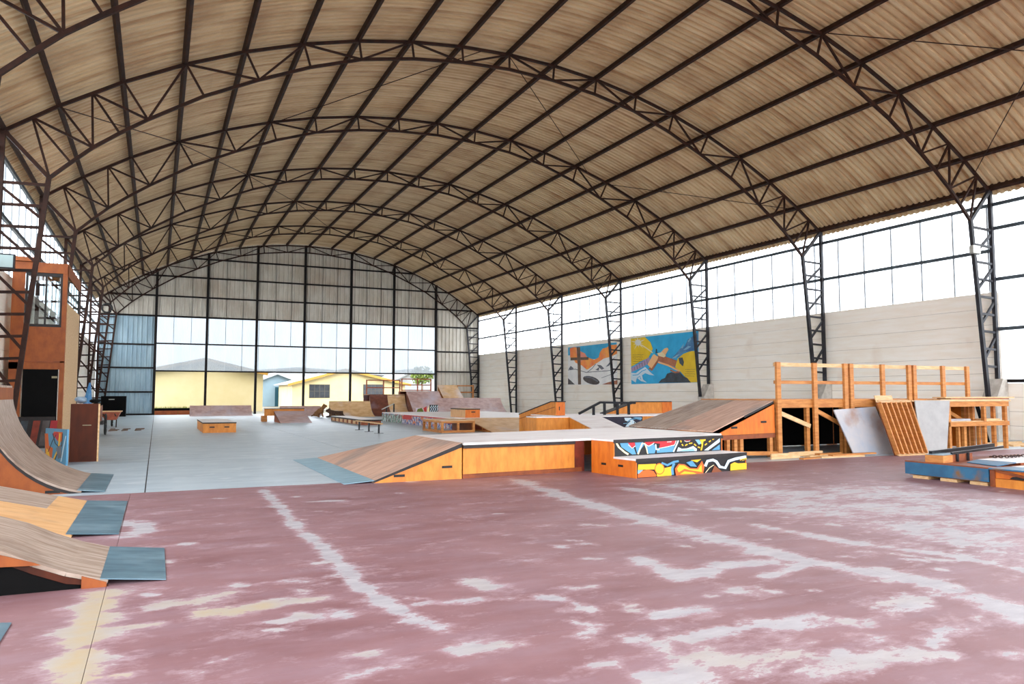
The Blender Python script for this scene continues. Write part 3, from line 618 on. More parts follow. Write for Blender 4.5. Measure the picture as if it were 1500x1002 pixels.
# ---- graffiti step box
Bp = V(6.8, 9.93, 0); uu = V(2.53, .34, 0); LB = uu.length; uu.normalize(); ww = V(-uu.y, uu.x, 0); DL, DU, DT = .30, .57, .53; DD = 1.1
sb = thing('step_box', 'orange two step skate box with graffiti painted fronts', 'skate box', Bp+uu*LB/2+ww*DD/2)
Q = lambda s, d, z: Bp+uu*s+ww*d+V(0, 0, z)
for s, e in ((0, 1), (LB, -1)):
    part('side_panel', MB().prism([Q(s, 0, 0), Q(s, DD, 0), Q(s, DD, DU-.03), Q(s, DT, DU-.03), Q(s, DT, DL-.03), Q(s, 0, DL-.03)], uu*e*.02), 'ply_deep', sb)
lf = part('front_panel', MB().prism([Q(.022, .005, 0), Q(LB-.022, .005, 0), Q(LB-.022, .005, DL-.03), Q(.022, .005, DL-.03)], ww*.02), 'p_black', sb, 'lower front painted with yellow and orange graffiti')
ufp = part('front_panel', MB().prism([Q(.022, DT+.005, DL-.02), Q(LB-.022, DT+.005, DL-.02), Q(LB-.022, DT+.005, DU-.03), Q(.022, DT+.005, DU-.03)], ww*.02), 'p_black', sb, 'upper front painted with blue and red graffiti')
part('step_top', MB().prism([Q(-.005, -.01, DL-.03), Q(LB+.005, -.01, DL-.03), Q(LB+.005, DT, DL-.03), Q(-.005, DT, DL-.03)], (0, 0, .03)), 'deck_white', sb)
part('step_top', MB().prism([Q(-.005, DT-.01, DU-.03), Q(LB+.005, DT-.01, DU-.03), Q(LB+.005, DD, DU-.03), Q(-.005, DD, DU-.03)], (0, 0, .03)), 'deck_white', sb)
for d, z in ((-.014, DL), (DT-.014, DU)): part('metal_edge', MB().prism([Q(-.008, d, z-.055), Q(LB+.008, d, z-.055), Q(LB+.008, d, z+.002), Q(-.008, d, z+.002)], ww*.006), 'trim_black', sb)
for s in (.36, .78): part('hand_slot', MB().prism([Q(-.003, s-.06, .15), Q(-.003, s+.06, .15), Q(-.003, s+.06, .185), Q(-.003, s-.06, .185)], uu*.006), 'slot_dark', sb)
L6 = lambda pts: [(860+x/6, 630+y/6) for x, y in pts]
PU = Q(0, DT+.005, 0); PLo = Q(0, .005, 0)
gz = [0]
def gu(m, pts): gz[0] += 1; decal(ufp, 'paint_shape', L6(pts), PU, ww, m, .0025+gz[0]*.0003)
def gl(m, pts): gz[0] += 1; decal(lf, 'paint_shape', L6(pts), PLo, ww, m, .0025+gz[0]*.0003)
gu('p_blue', [(285, 106), (372, 104), (412, 160), (430, 212), (396, 214), (300, 150)])
gu('p_cream', stroke([(256, 112), (278, 150), (330, 195), (362, 214)], 16))
gu('p_red', [(350, 103), (415, 100), (424, 142), (396, 160)]); gu('p_white', stroke([(360, 128), (394, 160), (424, 140)], 5))
gu('p_blue', [(418, 102), (488, 99), (500, 130), (470, 170), (440, 205), (428, 165)])
gu('p_cream', stroke([(446, 212), (470, 150), (484, 116), (506, 118), (522, 160), (534, 208)], 13))
gu('p_blue', [(524, 138), (584, 122), (604, 165), (592, 204), (534, 206)]); gu('p_blue', [(612, 160), (772, 128), (750, 192), (612, 200)])
gu('p_red', [(500, 98), (782, 84), (770, 128), (632, 158), (640, 120), (584, 112), (556, 138), (516, 128)])
gu('p_white', stroke([(512, 126), (540, 142), (572, 124), (588, 112)], 6)); gu('p_white', stroke([(630, 160), (700, 148), (768, 130), (782, 90)], 5)); gu('p_pale', stroke([(600, 125), (606, 170), (634, 172)], 12))
gu('p_white', stroke([(700, 105), (740, 102)], 5)); gu('p_pale', stroke([(756, 192), (780, 140), (800, 92)], 12))
gu('p_pale', [(786, 188), (800, 150), (830, 165), (880, 160), (930, 140), (962, 165), (960, 184)]); gu('p_lblue', [(800, 186), (850, 172), (900, 168), (930, 160), (945, 184)])
for a, b in (((820, 88), (824, 108)), ((830, 124), (842, 138)), ((860, 136), (880, 124)), ((892, 118), (922, 114)), ((938, 122), (956, 138)), ((970, 148), (990, 156)), ((1032, 132), (1050, 118)), ((1068, 104), (1084, 92)), ((1098, 84), (1112, 76))): gu('p_yellow', stroke([a, b], 10))
gu('p_crimson', [(842, 86), (916, 82), (900, 98), (868, 102)]); gu('p_white', stroke([(852, 94), (872, 102), (900, 96)], 4))
gu('p_lblue', [(942, 80), (978, 77), (1000, 118), (978, 128)]); gu('p_yellow', [(984, 76), (1042, 73), (1036, 92), (1018, 100), (1014, 140), (1004, 178), (992, 178), (1004, 130)])
gu('p_pale', [(1162, 72), (1162, 104), (1060, 178), (1024, 178)]); gu('p_blue', [(1162, 126), (1162, 172), (1090, 178)])
gl('p_yellow', [(446, 302), (600, 296), (604, 345), (440, 350)]); gl('p_lblue', [(440, 352), (486, 350), (466, 384), (440, 384)]); gl('p_orange', [(440, 418), (442, 390), (480, 358), (530, 346), (580, 360), (606, 398), (600, 408)])
gl('p_yellow', [(600, 350), (690, 330), (742, 318), (738, 398), (612, 408)]); gl('p_orange', ell(632, 340, 44, 50)); gl('p_yellow', ell(632, 340, 37, 43))
gl('p_blue', stroke([(650, 288), (700, 308), (756, 280), (800, 272)], 18)); gl('p_blue', stroke([(760, 290), (742, 340), (748, 392)], 22))
gl('p_orange', [(766, 340), (800, 296), (850, 300), (900, 332), (960, 336), (1004, 270), (1026, 320), (1014, 384), (776, 398)]); gl('p_yellow', [(784, 340), (806, 308), (846, 310), (896, 342), (970, 346), (1000, 300), (1004, 368), (900, 352), (850, 340), (800, 372)]); gl('p_yellow', [(810, 386), (850, 362), (930, 372), (960, 384)])
gl('p_blue', [(866, 284), (918, 268), (960, 322), (904, 318)]); gl('p_yellow', [(904, 264), (996, 256), (960, 284)])
gl('p_pale', stroke([(1032, 318), (1052, 272), (1100, 262), (1130, 276), (1160, 322), (1208, 332), (1238, 272), (1300, 252), (1392, 234)], 24)); gl('p_brown', [(1086, 376), (1114, 310), (1182, 366)]); gl('p_cream', stroke([(1034, 376), (1070, 330), (1108, 306)], 6))
gl('p_yellow', [(1252, 356), (1254, 300), (1290, 282), (1320, 292), (1395, 288), (1395, 342)]); gl('p_yellow', [(1336, 272), (1340, 256), (1395, 242), (1395, 264)]); gl('p_black', stroke([(1330, 276), (1360, 262), (1394, 262)], 7))
# ---- big bank up to the platforms
bb = thing('launch_bank', 'steep worn wooden bank ramp on an orange stilted frame leading up to the viewing platforms', 'ramp', (10.8, 13.2, 0))
zb0, zb1 = ZD, 1.14
def bq(t, s): return V(9.85+(11.76-9.85)*s, (11.75+(12.1-11.75)*s)+((14.65-11.75)+((14.45-12.1)-(14.65-11.75))*s)*t, zb0+.012+(zb1-zb0)*s)
for a, b in ((0, .497), (.503, 1)): part('riding_surface', MB().prism([bq(a, 0), bq(b, 0), bq(b, 1), bq(a, 1)], (0, 0, .025)), 'ramp_grey' if a else 'ramp_wood', bb)
part('side_panel', MB().prism([(10.02, 11.76, .54), (11.78, 12.09, 1.1), (11.78, 12.09, .50), (10.02, 11.76, .5)], (0, .022, 0)), 'ply_deep', bb)
part('edge_trim', MB().prism([bq(0, .5)+V(0, -.008, -.03), bq(0, 1)+V(0, -.008, -.03), bq(0, 1)+V(0, -.008, .012), bq(0, .5)+V(0, -.008, .012)], (0, .006, 0)), 'trim_black', bb)
part('side_panel', MB().prism([(9.9, 14.62, .5), (11.78, 14.43, 1.1), (11.78, 14.43, .46), (9.9, 14.62, .46)], (0, .02, 0)), 'ply_deep', bb)
part('bottom_rail', MB().bar((10.0, 11.8, .45), (11.8, 12.12, .45), .05, .09), 'ply_rust', bb)
for s in (.2, .32, .42, .93): part('stilt', MB().bar((9.95+1.85*s, 11.82+.33*s, 0), (9.95+1.85*s, 11.82+.33*s, .41), .08, .08), 'lumber', bb)
for s in (.05, .5, .97): part('stilt', MB().bar((9.95+1.85*s, 14.5, 0), (9.95+1.85*s, 14.5, .46), .08, .08), 'lumber', bb)
part('sill_board', MB().bar((9.95, 11.95, .14), (11.75, 12.0, .08), .05, .08), 'lumber', bb)
for x_, y_ in ((1075.7, 626.5), (1118.7, 618)):
    p = pl(x_, y_, (10.02, 11.755, .5), V(.33, -1.76, 0)); part('hand_slot', MB().bar(p-V(.09, .017, 0), p+V(.09, .017, 0), .008, .04), 'slot_dark', bb)
# ================================================================ VIEWING PLATFORMS
def platform(x0, x1, lab, n):
    o = thing('viewing_platform', lab, 'platform', ((x0+x1)/2, 13.3, 0)); y = 12.1; zd = 1.2; yb_ = 14.5
    xm = (x0+x1)/2+.06
    for x in (x0+.06, xm, x1-.06):
        part('rail_post', MB().box(x-.055, x+.055, y-.06, y, 0, 1.99), 'lumber', o)
    for x in (x0+.06, xm-.13, x1-.06): part('leg', MB().box(x-.045, x+.045, y+.05, y+.13, 0, zd-.18), 'lumber', o)
    for x in (x0+.06, xm, x1-.06): part('leg', MB().box(x-.045, x+.045, yb_-.1, yb_, 0, zd-.03), 'lumber', o)
    part('hand_rail', MB().box(x0, x1, y, y+.04, 1.9, 1.98), 'lumber_pale', o); part('mid_rail', MB().box(x0, x1, y, y+.04, 1.53, 1.60), 'lumber', o)
    part('deck_beam', MB().box(x0, x1, y, y+.05, 1.02, 1.17), 'lumber', o)
    for k in range(6):
        a = y+.02+(yb_-y-.02)*k/6; part('deck_board', MB().box(x0-.01, x1+.01, a+.004, y+.02+(yb_-y-.02)*(k+1)/6-.004, 1.17, 1.2), 'lumber', o)
    part('brace', MB().bar((x0+.1, y+.03, .93), (xm-.1, y+.03, .62), .03, .09), 'lumber_pale', o)
    part('brace', MB().bar((xm+.1, y+.03, .95), (x1-.1, y+.03, .62), .03, .09), 'lumber', o)
    part('back_board', MB().box(x0, x1, yb_-.13, yb_-.105, .02, 1.15), 'black', o, 'back board coloured black for the shade under the deck')  # back board added, black to carry the deep shade under the deck
    return o
platform(11.82, 13.92, 'wooden viewing platform with a guard rail at the top of the bank ramp', 0)
platform(13.98, 16.0, 'wooden viewing platform with a guard rail, middle one of three', 1)
platform(16.06, 18.1, 'wooden viewing platform with a guard rail behind the workbench end', 2)
part('side_wall_board', MB().box(18.02, 18.045, 12.25, 14.4, .02, 1.15), 'ply_deep', bpy.data.objects['viewing_platform.002'])
part('side_wall_board', MB().box(11.83, 11.85, 12.25, 14.4, .02, 1.15), 'black', bpy.data.objects['viewing_platform'])
# ---- leaning sheets
def sheet4(name, label, cat, q, m, t=.03, nrm=V(0, -1, .25)):
    q = [Vector(p) for p in q]; return solo(name, MB().prism(q, nrm.normalized()*-t), m, label, cat)
sheet4('leaning_board', 'scuffed white board leaning against the platforms with a brown stained edge', 'board', [(13.6, 11.66, 0), (14.88, 11.66, 0), (14.68, 11.98, 1.03), (13.38, 11.98, .97)], 'board_white', .025)
sheet4('leaning_board', 'small pale board leaning behind the slatted pallet frame', 'board', [(14.93, 11.78, .0), (15.4, 11.78, 0), (15.25, 12.0, 1.28), (14.68, 12.0, 1.28)], 'lumber_pale', .02)
sheet4('leaning_board', 'plain grey board leaning between the pallet frame and the workbench', 'board', [(15.3, 11.33, 0), (16.13, 11.33, 0), (16.5, 11.47, 1.17), (15.32, 11.47, 1.17)], 'board_grey', .02)
pf = thing('pallet_frame', 'leaning wooden pallet frame with upright slats', 'pallet', (14.8, 11.35, 0))
pq = [V(14.28, 11.15, 0), V(15.2, 11.15, 0), V(15.23, 11.55, 1.14), V(14.26, 11.55, 1.13)]
pu = (pq[3]-pq[0]); pw = (pq[1]-pq[0])
for k in range(7):
    t = k/6; a = pq[0]+pw*t*.97+pw*.015; b = pq[3]+(pq[2]-pq[3])*t*.97+pw*.015; part('slat', MB().bar(a+V(0, 0, .03), b, .035 if k not in (0, 6) else .03, .1, (0, -1, .3)), 'lumber', pf)
part('end_rail', MB().bar(pq[0]+V(0, 0, .025), pq[1]+V(0, 0, .025), .1, .03, (0, -.3, 1)), 'lumber_pale', pf); part('end_rail', MB().bar(pq[3]+V(0, 0, .02), pq[2]+V(0, 0, .02), .1, .03, (0, -.3, 1)), 'lumber_pale', pf)
part('backing_sheet', MB().prism([p+V(0, .06, .0) for p in pq], (0, .015, 0)), 'ply_rust', pf)
# ---- workbench
tb = thing('workbench', 'tall pine workbench frame with a lower shelf stacked with boards', 'workbench', (17.7, 11.8, 0))
tx0, tx1, ty0, ty1, tz = 16.62, 18.8, 11.6, 11.96, 1.17
for x in (tx0+.05, 17.95, tx1-.05):
    for y in (ty0+.04, ty1-.04): part('leg', MB().box(x-.04, x+.04, y-.04, y+.04, 0, tz-.03), 'lumber', tb)
for y in (ty0-.02, ty1+.02): part('apron', MB().box(tx0, tx1, y-.02, y+.02, tz-.15, tz-.03), 'lumber', tb)
part('bench_top', MB().box(tx0-1.3, tx1+.05, ty0-.06, ty1+.04, tz-.03, tz), 'lumber_pale', tb)
part('shelf_rail', MB().box(tx0, tx1, ty0-.04, ty0, .56, .66), 'lumber', tb); part('shelf_rail', MB().box(tx0, tx1, ty1, ty1+.04, .56, .66), 'lumber', tb)
part('shelf', MB().box(tx0+.1, tx1-.1, ty0+.02, ty1-.02, .66, .68), 'lumber_pale', tb)
for k, (x, w_) in enumerate(((17.1, .06), (17.3, .09), (17.85, .07))): part('short_leg', MB().box(x, x+w_, ty0+.1, ty0+.17, 0, .56), 'lumber', tb)
for k, (a, b, z, h, m) in enumerate(((16.3, 18.6, 1.17, .02, 'lumber_pale'), (16.7, 18.85, 1.19, .025, 'ply_rust'), (16.55, 19.1, 1.215, .03, 'lumber_pale'))):
    solo('stacked_board', MB().box(a, b, 11.56+k*.02, 11.92+k*.01, z, z+h), m, ('pale thin board, lowest of the three on the workbench', 'brown board, middle one of the three on the workbench', 'pale wide board, topmost of the three on the workbench')[k], 'board')
solo('shelf_board', MB().box(16.72, 17.5, 11.66, 11.9, .681, .73), 'board_white', 'white offcut lying on the workbench shelf near the grey board', 'board')
solo('shelf_board', MB().box(18.0, 18.6, 11.66, 11.9, .681, .72), 'lumber_pale', 'pale offcut lying on the workbench shelf near the scrap heap', 'board')
solo('upright_panel', MB().box(18.35, 19.0, 12.6, 12.64, 0, 1.1), 'p_yellow', 'yellow panel standing upright behind the workbench', 'panel')
solo('leaning_post', MB().bar((20.35, 13.1, 0), (20.25, 13.3, 1.0), .09, .09), 'black', 'black post standing behind the workbench by the wall', 'post')
for k in range(7):
    x = 19.3+rng.random()*.5; y = 11.5+k*.21; z = .021; p = V(x, y, z); q = V(x+1.4+rng.random()*.6, y+.06*(rng.random()-.5), z)
    solo('scrap_plank', MB().bar(p, q, .09, .04), 'lumber_pale', 'pale scrap plank in the heap beside the workbench', 'plank', 'scrap planks beside the workbench')
pls = [((12.4, 11.5, .0176), (13.55, 11.42, .0176), .14, .035), ((12.65, 11.44, .0505), (14.0, 11.5, .0505), .12, .03), ((12.3, 11.74, .0176), (13.4, 11.8, .0176), .16, .035), ((12.6, 11.74, .0505), (13.3, 11.79, .0505), .13, .03), ((11.75, 11.36, .015), (12.3, 11.44, .015), .1, .03), ((11.2, 11.62, .06), (12.0, 11.66, .06), .03, .11), ((12.02, 11.95, .05), (13.0, 11.98, .05), .03, .1)]
for a, b, w_, h_ in pls: solo('scrap_plank', MB().bar(a, b, w_, h_), 'lumber_pale' if h_ > .031 else 'lumber', 'loose scrap plank on the floor in front of the platforms', 'plank', 'scrap planks before the platforms')
# ================================================================ BLUE BOX IN THE RIGHT FOREGROUND
bx = thing('blue_box', 'low box with a chipped blue side standing on pallet boards', 'skate box', (11.9, 7.6, 0))
for k in range(3):
    a = 6.99+k*.46; part('pallet_board', MB().box(10.80, 13.6, a, a+.26, 0, .045), 'lumber_pale', bx)
part('pallet_runner', MB().box(10.84, 10.9, 6.97, 8.26, .045, .06).box(13.4, 13.46, 6.97, 8.26, .045, .06), 'lumber', bx)
part('blue_side', MB().box(10.77, 10.80, 6.95, 8.28, .06, .245), 'blue_paint', bx, 'chipped blue painted side')
part('body', MB().box(10.80, 13.6, 6.95, 8.28, .06, .225), 'ply_rust', bx); part('top', MB().box(10.77, 13.6, 6.95, 8.28, .245, .265).box(10.81, 13.59, 6.96, 8.27, .225, .245), 'ply_rust', bx)
ob = thing('wedge_box', 'orange sided box with a blue and white top under the chain', 'skate box', (12.2, 6.2, 0))
part('side_panel', MB().box(10.78, 10.82, 5.3, 6.92, .0, .12), 'ply_orange', ob); part('side_panel', MB().box(10.79, 10.83, 5.3, 6.92, .125, .24), 'ply_deep', ob)
part('corner_post', MB().box(10.77, 10.84, 6.86, 6.93, 0, .25), 'ply_rust', ob)
part('hand_slot', MB().prism([(10.775, 6.3, .13), (10.775, 6.66, .13), (10.775, 6.62, .165), (10.775, 6.5, .18), (10.775, 6.34, .165)], (.01, 0, 0)), 'slot_dark', ob)
part('brace', MB().bar((10.772, 6.84, .23), (10.772, 5.6, .05), .02, .035), 'ply_rust', ob)
part('body', MB().box(10.83, 13.5, 5.3, 6.92, 0, .24), 'ply_rust', ob)
for k, (a, b, m) in enumerate(((10.74, 11.25, 'blue_paint'), (11.26, 13.5, 'deck_white'))): part('top_sheet', MB().box(a, b, 5.3, 6.93, .245, .265), m, ob)
tp = thing('top_wedge', 'white topped wedge sheet with a blue lower lip lying on the blue box', 'ramp', (12.4, 7.5, .265))
part('lip', MB().prism([(11.0, 6.97, .268), (11.45, 6.97, .30), (11.45, 7.55, .30), (11.2, 7.55, .268)], (0, 0, .012)), 'blue_paint', tp); part('sheet', MB().prism([(11.455, 6.97, .30), (13.55, 6.97, .34), (13.55, 7.55, .34), (11.455, 7.55, .30)], (0, 0, .012)), 'deck_white', tp)
part('support', MB().box(11.6, 13.5, 7.0, 7.5, .266, .299), 'ply_rust', tp)
rb = thing('rail_block', 'wooden block carrying two black angle iron rails on the blue box', 'grind rail', (11.2, 7.9, .265))
p0 = V(10.80, 7.95, .265); rd = V(2.35, .42, 0).normalized(); rw = V(-rd.y, rd.x, 0)
part('block', MB().prism([p0, p0+rd*.3, p0+rd*.3-rw*.27, p0-rw*.27], (0, 0, .11)), 'lumber', rb)
part('beam', MB().prism([p0+rd*.3, p0+rd*1.0, p0+rd*1.0-rw*.25, p0+rd*.3-rw*.25], (0, 0, .11)), 'ply_rust', rb)
part('angle_iron', MB().prism([p0+rd*.12+V(0, 0, .115), p0+rd*2.3+V(0, 0, .14), p0+rd*2.3+V(0, 0, .2), p0+rd*.12+V(0, 0, .165)], -rw*.05), 'rail_black', rb)
part('angle_iron', MB().prism([p0+rd*.3-rw*.24+V(0, 0, .112), p0+rd*2.2-rw*.2+V(0, 0, .14), p0+rd*2.2-rw*.2+V(0, 0, .17), p0+rd*.3-rw*.24+V(0, 0, .15)], -rw*.03), 'rail_black', rb)
part('flange', MB().prism([p0+rd*.02+V(0, 0, .112), p0+rd*.5+V(0, 0, .116), p0+rd*.5-rw*.26+V(0, 0, .116), p0+rd*.02-rw*.26+V(0, 0, .112)], (0, 0, .008)), 'plate', rb)
for s in (.45, .8): part('strap', MB().bar(p0+rd*s-rw*.275+V(0, 0, 0), p0+rd*s-rw*.275+V(0, 0, .12), .05, .012), 'rail_black', rb)
pk = thing('thick_plank', 'weathered brown plank lying across the far end of the blue box', 'plank', (13.8, 8.2, 0))
part('plank', MB().bar((12.95, 7.62, .40), (15.2, 6.9, .41), .3, .09), 'ply_rust', pk); part('foot_block', MB().box(14.0, 14.2, 7.1, 7.4, 0, .36), 'ply_rust', pk)
ch = thing('chain', 'rusty steel chain lying on the white wedge top', 'chain', (12.3, 7.2, .33))
cp = [V(11.75, 7.52, .332), V(12.0, 7.4, .335), V(12.3, 7.42, .335), V(12.55, 7.3, .34), V(12.9, 7.28, .35), V(13.2, 7.1, .355)]
k = 0
for a, b in zip(cp[:-1], cp[1:]):
    n = int((b-a).length/.045); d = (b-a).normalized()
    for i in range(n):
        c = a+(b-a)*(i/n)+V(0, 0, .012); e = V(-d.y, d.x, 0) if k % 2 == 0 else (V(-d.y, d.x, 0)*.5+V(0, 0, .8)).normalized()
        part('link', MB().tube([c+d*.036*math.cos(t)+e*.02*math.sin(t) for t in (2*math.pi*q/8 for q in range(8))], .007, 5, True), 'steel', ch); k += 1
# ================================================================ LEFT EDGE: BOOTH, RAMPS, CABINET
# far quarter pipe
pr = [(s, z) for s, z in curve(1.46, 1.44, 16) if z >= .012]
ramp('quarter_pipe', 'curved wooden quarter pipe with a steel plate at its foot before the cabinet', 'ramp', (-.86, 11.6, 0), (-1, 0, 0), (0, 2.4, 0), [(s-pr[0][0], z) for s, z in pr], 'ramp_grey', 'ply_booth', (.27, 'plate'), (0, .46, 1), ['ramp_grey', 'ramp_grey'], slots=((.33, .035),), trim='trim_black')
# low tan bank
ramp('low_bank', 'low bank ramp of tan plywood sheets with a dark steel plate', 'ramp', (-.66, 8.05, 0), (-1, 0, 0), (0, 2.4, 0), [(0, .025), (.35, .11), (.95, .26), (1.9, .5)], 'ramp_tan', 'ply_booth', (.38, 'plate'), (0, .55, 1), ['ramp_tan', ('ramp_tan', 'ramp_grey', 1)], trim='trim_black')
# front kicker with black side
fk = ramp('kicker_ramp', 'worn kicker ramp with a black painted side and a steel plate', 'ramp', (-.26, 5.95, 0), (-1, 0, 0), (0, 1.2, 0), [(0, .04), (.25, .115), (.44, .195), (.63, .29), (1.0, .42)], 'ramp_grey', 'black', (.36, 'plate'), trim='cab_brown')
part('side_panel', MB().prism([(-.27, 5.93, .0), (-.27, 5.93, .03), (-.42, 5.93, .085), (-.42, 5.93, 0)], (0, .01, 0)), 'ply_booth', fk)
part('side_panel', MB().prism([(-.66, 5.93, .18), (-1.2, 5.93, .2), (-1.2, 5.93, .34), (-.9, 5.93, .27), (-.7, 5.93, .2)], (0, .01, 0)), 'ply_booth', fk)
ramp('kicker_ramp', 'small kicker whose steel plate corner reaches past the black sided ramp', 'ramp', (-1.07, 4.26, 0), (-1, 0, 0), (0, .95, 0), [(0, .03), (.6, .18)], 'ramp_grey', 'black', (.36, 'plate'))
# booth
bt = thing('booth', 'two storey orange plywood booth with a window and a black door', 'booth', (-2.7, 23.7, 0))
yb = 22.0; xr_, xl_ = -2.12, XL+.02
bz = lambda y: py(70, y, yb).z
part('door_header', MB().box(xl_, xr_-.1, yb, yb+.05, bz(541), bz(531)), 'ply_booth', bt)
part('trim_board', MB().box(xl_, xr_, yb-.02, yb, bz(531), bz(529)), 'ply_rust', bt)
part('wall_panel', MB().box(-3.02, xr_-.1, yb, yb+.04, bz(530), bz(479)), 'ply_booth', bt); part('wall_panel', MB().box(xl_, -3.03, yb, yb+.04, 0, bz(400)), 'ply_booth', bt)
part('corner_post', MB().box(xr_-.1, xr_, yb-.02, yb+.1, 0, bz(386)), 'ply_booth', bt)
part('top_beam', MB().box(xl_, xr_, yb-.03, yb+.1, bz(400), bz(385.5)), 'ply_booth', bt); part('top_ledge', MB().box(xl_, -2.85, yb-.1, yb+.2, bz(385), bz(379)), 'ply_booth', bt)
wf = part('window_frame', MB().box(-3.02, xr_-.1, yb, yb+.05, bz(479), bz(475)).box(-3.02, xr_-.1, yb, yb+.05, bz(405), bz(400)).box(-3.02, -2.97, yb, yb+.05, bz(475), bz(405)).box(xr_-.15, xr_-.1, yb, yb+.05, bz(475), bz(405)).box(-2.6, -2.56, yb, yb+.05, bz(475), bz(405)), 'trim_black', bt)
part('pane', MB().box(-2.97, -2.6, yb+.02, yb+.028, bz(475), bz(405)), 'glass', wf); part('pane', MB().box(-2.56, xr_-.15, yb+.02, yb+.028, bz(475), bz(405)), 'glass', wf)
dr = part('door', MB().box(-3.0, xr_-.13, yb+.01, yb+.05, 0.05, bz(541)), 'black', bt, 'black booth door')
part('hinge', MB().box(-2.38, xr_-.14, yb+.0, yb+.01, bz(554), bz(551)), 'hinge', dr); part('knob', MB().blob((-2.33, yb-.02, .62), .03), 'zinc', dr)
part('side_panel', MB().box(xr_-.03, xr_+.01, yb+.1, yb+3.4, 0, 3.62), 'lumber_pale', bt, 'bare pale plywood side')
part('side_frame', MB().box(xr_-.03, xr_, yb+.1, yb+.2, 3.62, 4.3).box(xr_-.03, xr_, yb+3.2, yb+3.4, 3.62, 4.3), 'trim_black', bt); part('side_pane', MB().box(xr_-.02, xr_-.012, yb+.2, yb+3.2, 3.62, 4.3), 'glass', bt)
part('side_fascia', MB().box(xr_-.03, xr_+.01, yb+.1, yb+3.4, 4.3, bz(386)), 'ply_booth', bt)
part('roof_board', MB().box(xl_, xr_, yb+.1, yb+3.4, bz(386), bz(386)+.03), 'lumber', bt)
part('upper_floor', MB().box(xl_+.05, xr_-.04, yb+.06, yb+3.38, 2.1, 2.15), 'lumber', bt)
fl_ = thing('flood_light', 'grey floodlight with a glass front above the booth corner', 'lamp', (-3.05, 19.55, 4.1))
part('housing', MB().box(-3.22, -2.9, 19.5, 19.62, 4.05, 4.38), 'rail_black', fl_); part('glass_front', MB().box(-3.2, -2.93, 19.49, 19.5, 4.08, 4.35), 'lamp_glass', fl_); part('bracket', MB().bar((-3.05, 19.6, 4.3), (-3.05, 20.0, 4.4), .03, .03), 'steel', fl_)
f2_ = thing('flood_light', 'small grey floodlight clamped to a pedestal column by the low wall', 'lamp', (20.9, 13.55, 5.3))
part('housing', MB().box(20.68, 21.0, 13.5, 13.62, 5.28, 5.5), 'zinc', f2_); part('bracket', MB().bar((21.0, 13.58, 5.4), (21.15, 13.74, 5.4), .04, .04), 'steel', f2_)
# painted boards
pb = thing('painted_board', 'board painted in orange and blue shards leaning beside the brown cabinet', 'board', (-1.75, 17.1, 0))
A_, B_ = V(-2.02, 18.05, 0), V(-1.47, 16.2, 0); nb = V(-(B_-A_).y, (B_-A_).x, 0).normalized(); nb = nb if nb.dot(CAM-A_) > 0 else -nb
pm = part('board', MB().prism([A_, B_, B_+V(0, 0, .66), A_+V(0, 0, .62)], -nb*.03), 'p_blue', pb)
L4 = lambda pts: [(x/5.567, 520+y/5.567) for x, y in pts]
for k, (m, pts) in enumerate((('p_orange', [(366, 640), (372, 850), (420, 862), (432, 760), (400, 740), (392, 640)]), ('p_yellow', [(378, 760), (374, 840), (410, 850), (400, 780)]), ('p_orange', [(440, 625), (512, 630), (510, 690), (488, 720), (440, 660)]), ('p_red', [(430, 640), (470, 626), (490, 660), (470, 700)]), ('p_yellow', stroke([(490, 640), (480, 760), (440, 850)], 12)), ('p_black', stroke([(432, 640), (452, 720), (490, 760), (500, 840)], 6)), ('p_black', stroke([(512, 640), (505, 740), (470, 800), (440, 880)], 6)), ('p_black', stroke([(395, 790), (430, 700), (460, 650)], 5)), ('m_grey', [(460, 760), (500, 730), (505, 830), (475, 850)]), ('p_pale', stroke([(500, 870), (520, 760), (540, 660)], 8)))):
    decal(pm, 'paint_shape', L4(pts), A_, nb, m, .003+k*.0004)
db = thing('painted_board', 'dark board with dull green and red paint at the foot of the booth', 'board', (-2.7, 21.6, 0))
dm = part('board', MB().prism([(-3.2, 21.55, 0), (-2.25, 21.55, 0), (-2.25, 21.8, .75), (-3.2, 21.8, .75)], (0, .03, .01)), 'trim_black', db)
for x, m in ((-3.0, 'm_rock'), (-2.75, 'dark_red'), (-2.55, 'm_dark'), (-2.38, 'p_crimson')): part('paint_shape', MB().prism([(x, 21.566, .06), (x+.14, 21.566, .06), (x+.2, 21.76, .66), (x+.05, 21.76, .66)], (0, -.006, .002)), m, dm)
cb = thing('cabinet', 'tall brown wooden cabinet with a pale door edge', 'cabinet', (-1.24, 17.15, 0))
part('body', MB().box(-1.49, -1.02, 16.93, 17.45, 0, 1.12), 'ply_rust', cb); dd_ = part('door', MB().box(-1.49, -1.02, 16.9, 16.925, .01, 1.12), 'cab_brown', cb); part('edge_strip', MB().box(-1.018, -.99, 16.9, 16.95, 0, 1.12), 'lumber_pale', cb)
part('handle', MB().box(-1.28, -1.13, 16.88, 16.9, .7, .715), 'hinge', dd_)
solo('plastic_bag', MB().blob((-1.345, 17.12, 1.2), (.11, .12, .065), 2, .3, 2), 'plastic', 'crumpled pale blue plastic bag on the brown cabinet', 'bag', smooth=True)
solo('dark_cloth', MB().blob((-1.1, 17.25, 1.175), (.1, .16, .045), 2, .3, 3), 'black', 'bundled black cloth on the brown cabinet', 'cloth', smooth=True)
uc = thing('folded_parasol', 'blue folded parasol leaning behind the brown cabinet', 'parasol', (-2.1, 29.5, 0))
part('canopy', MB().tube([(-2.13, 29.5, .75), (-2.11, 29.5, 1.0), (-2.06, 29.5, 1.7)], [.17, .14, .03], 10), 'bag_blue', uc); part('pole', MB().tube([(-2.16, 29.5, 0), (-2.12, 29.5, .8)], .025, 8), 'zinc', uc)
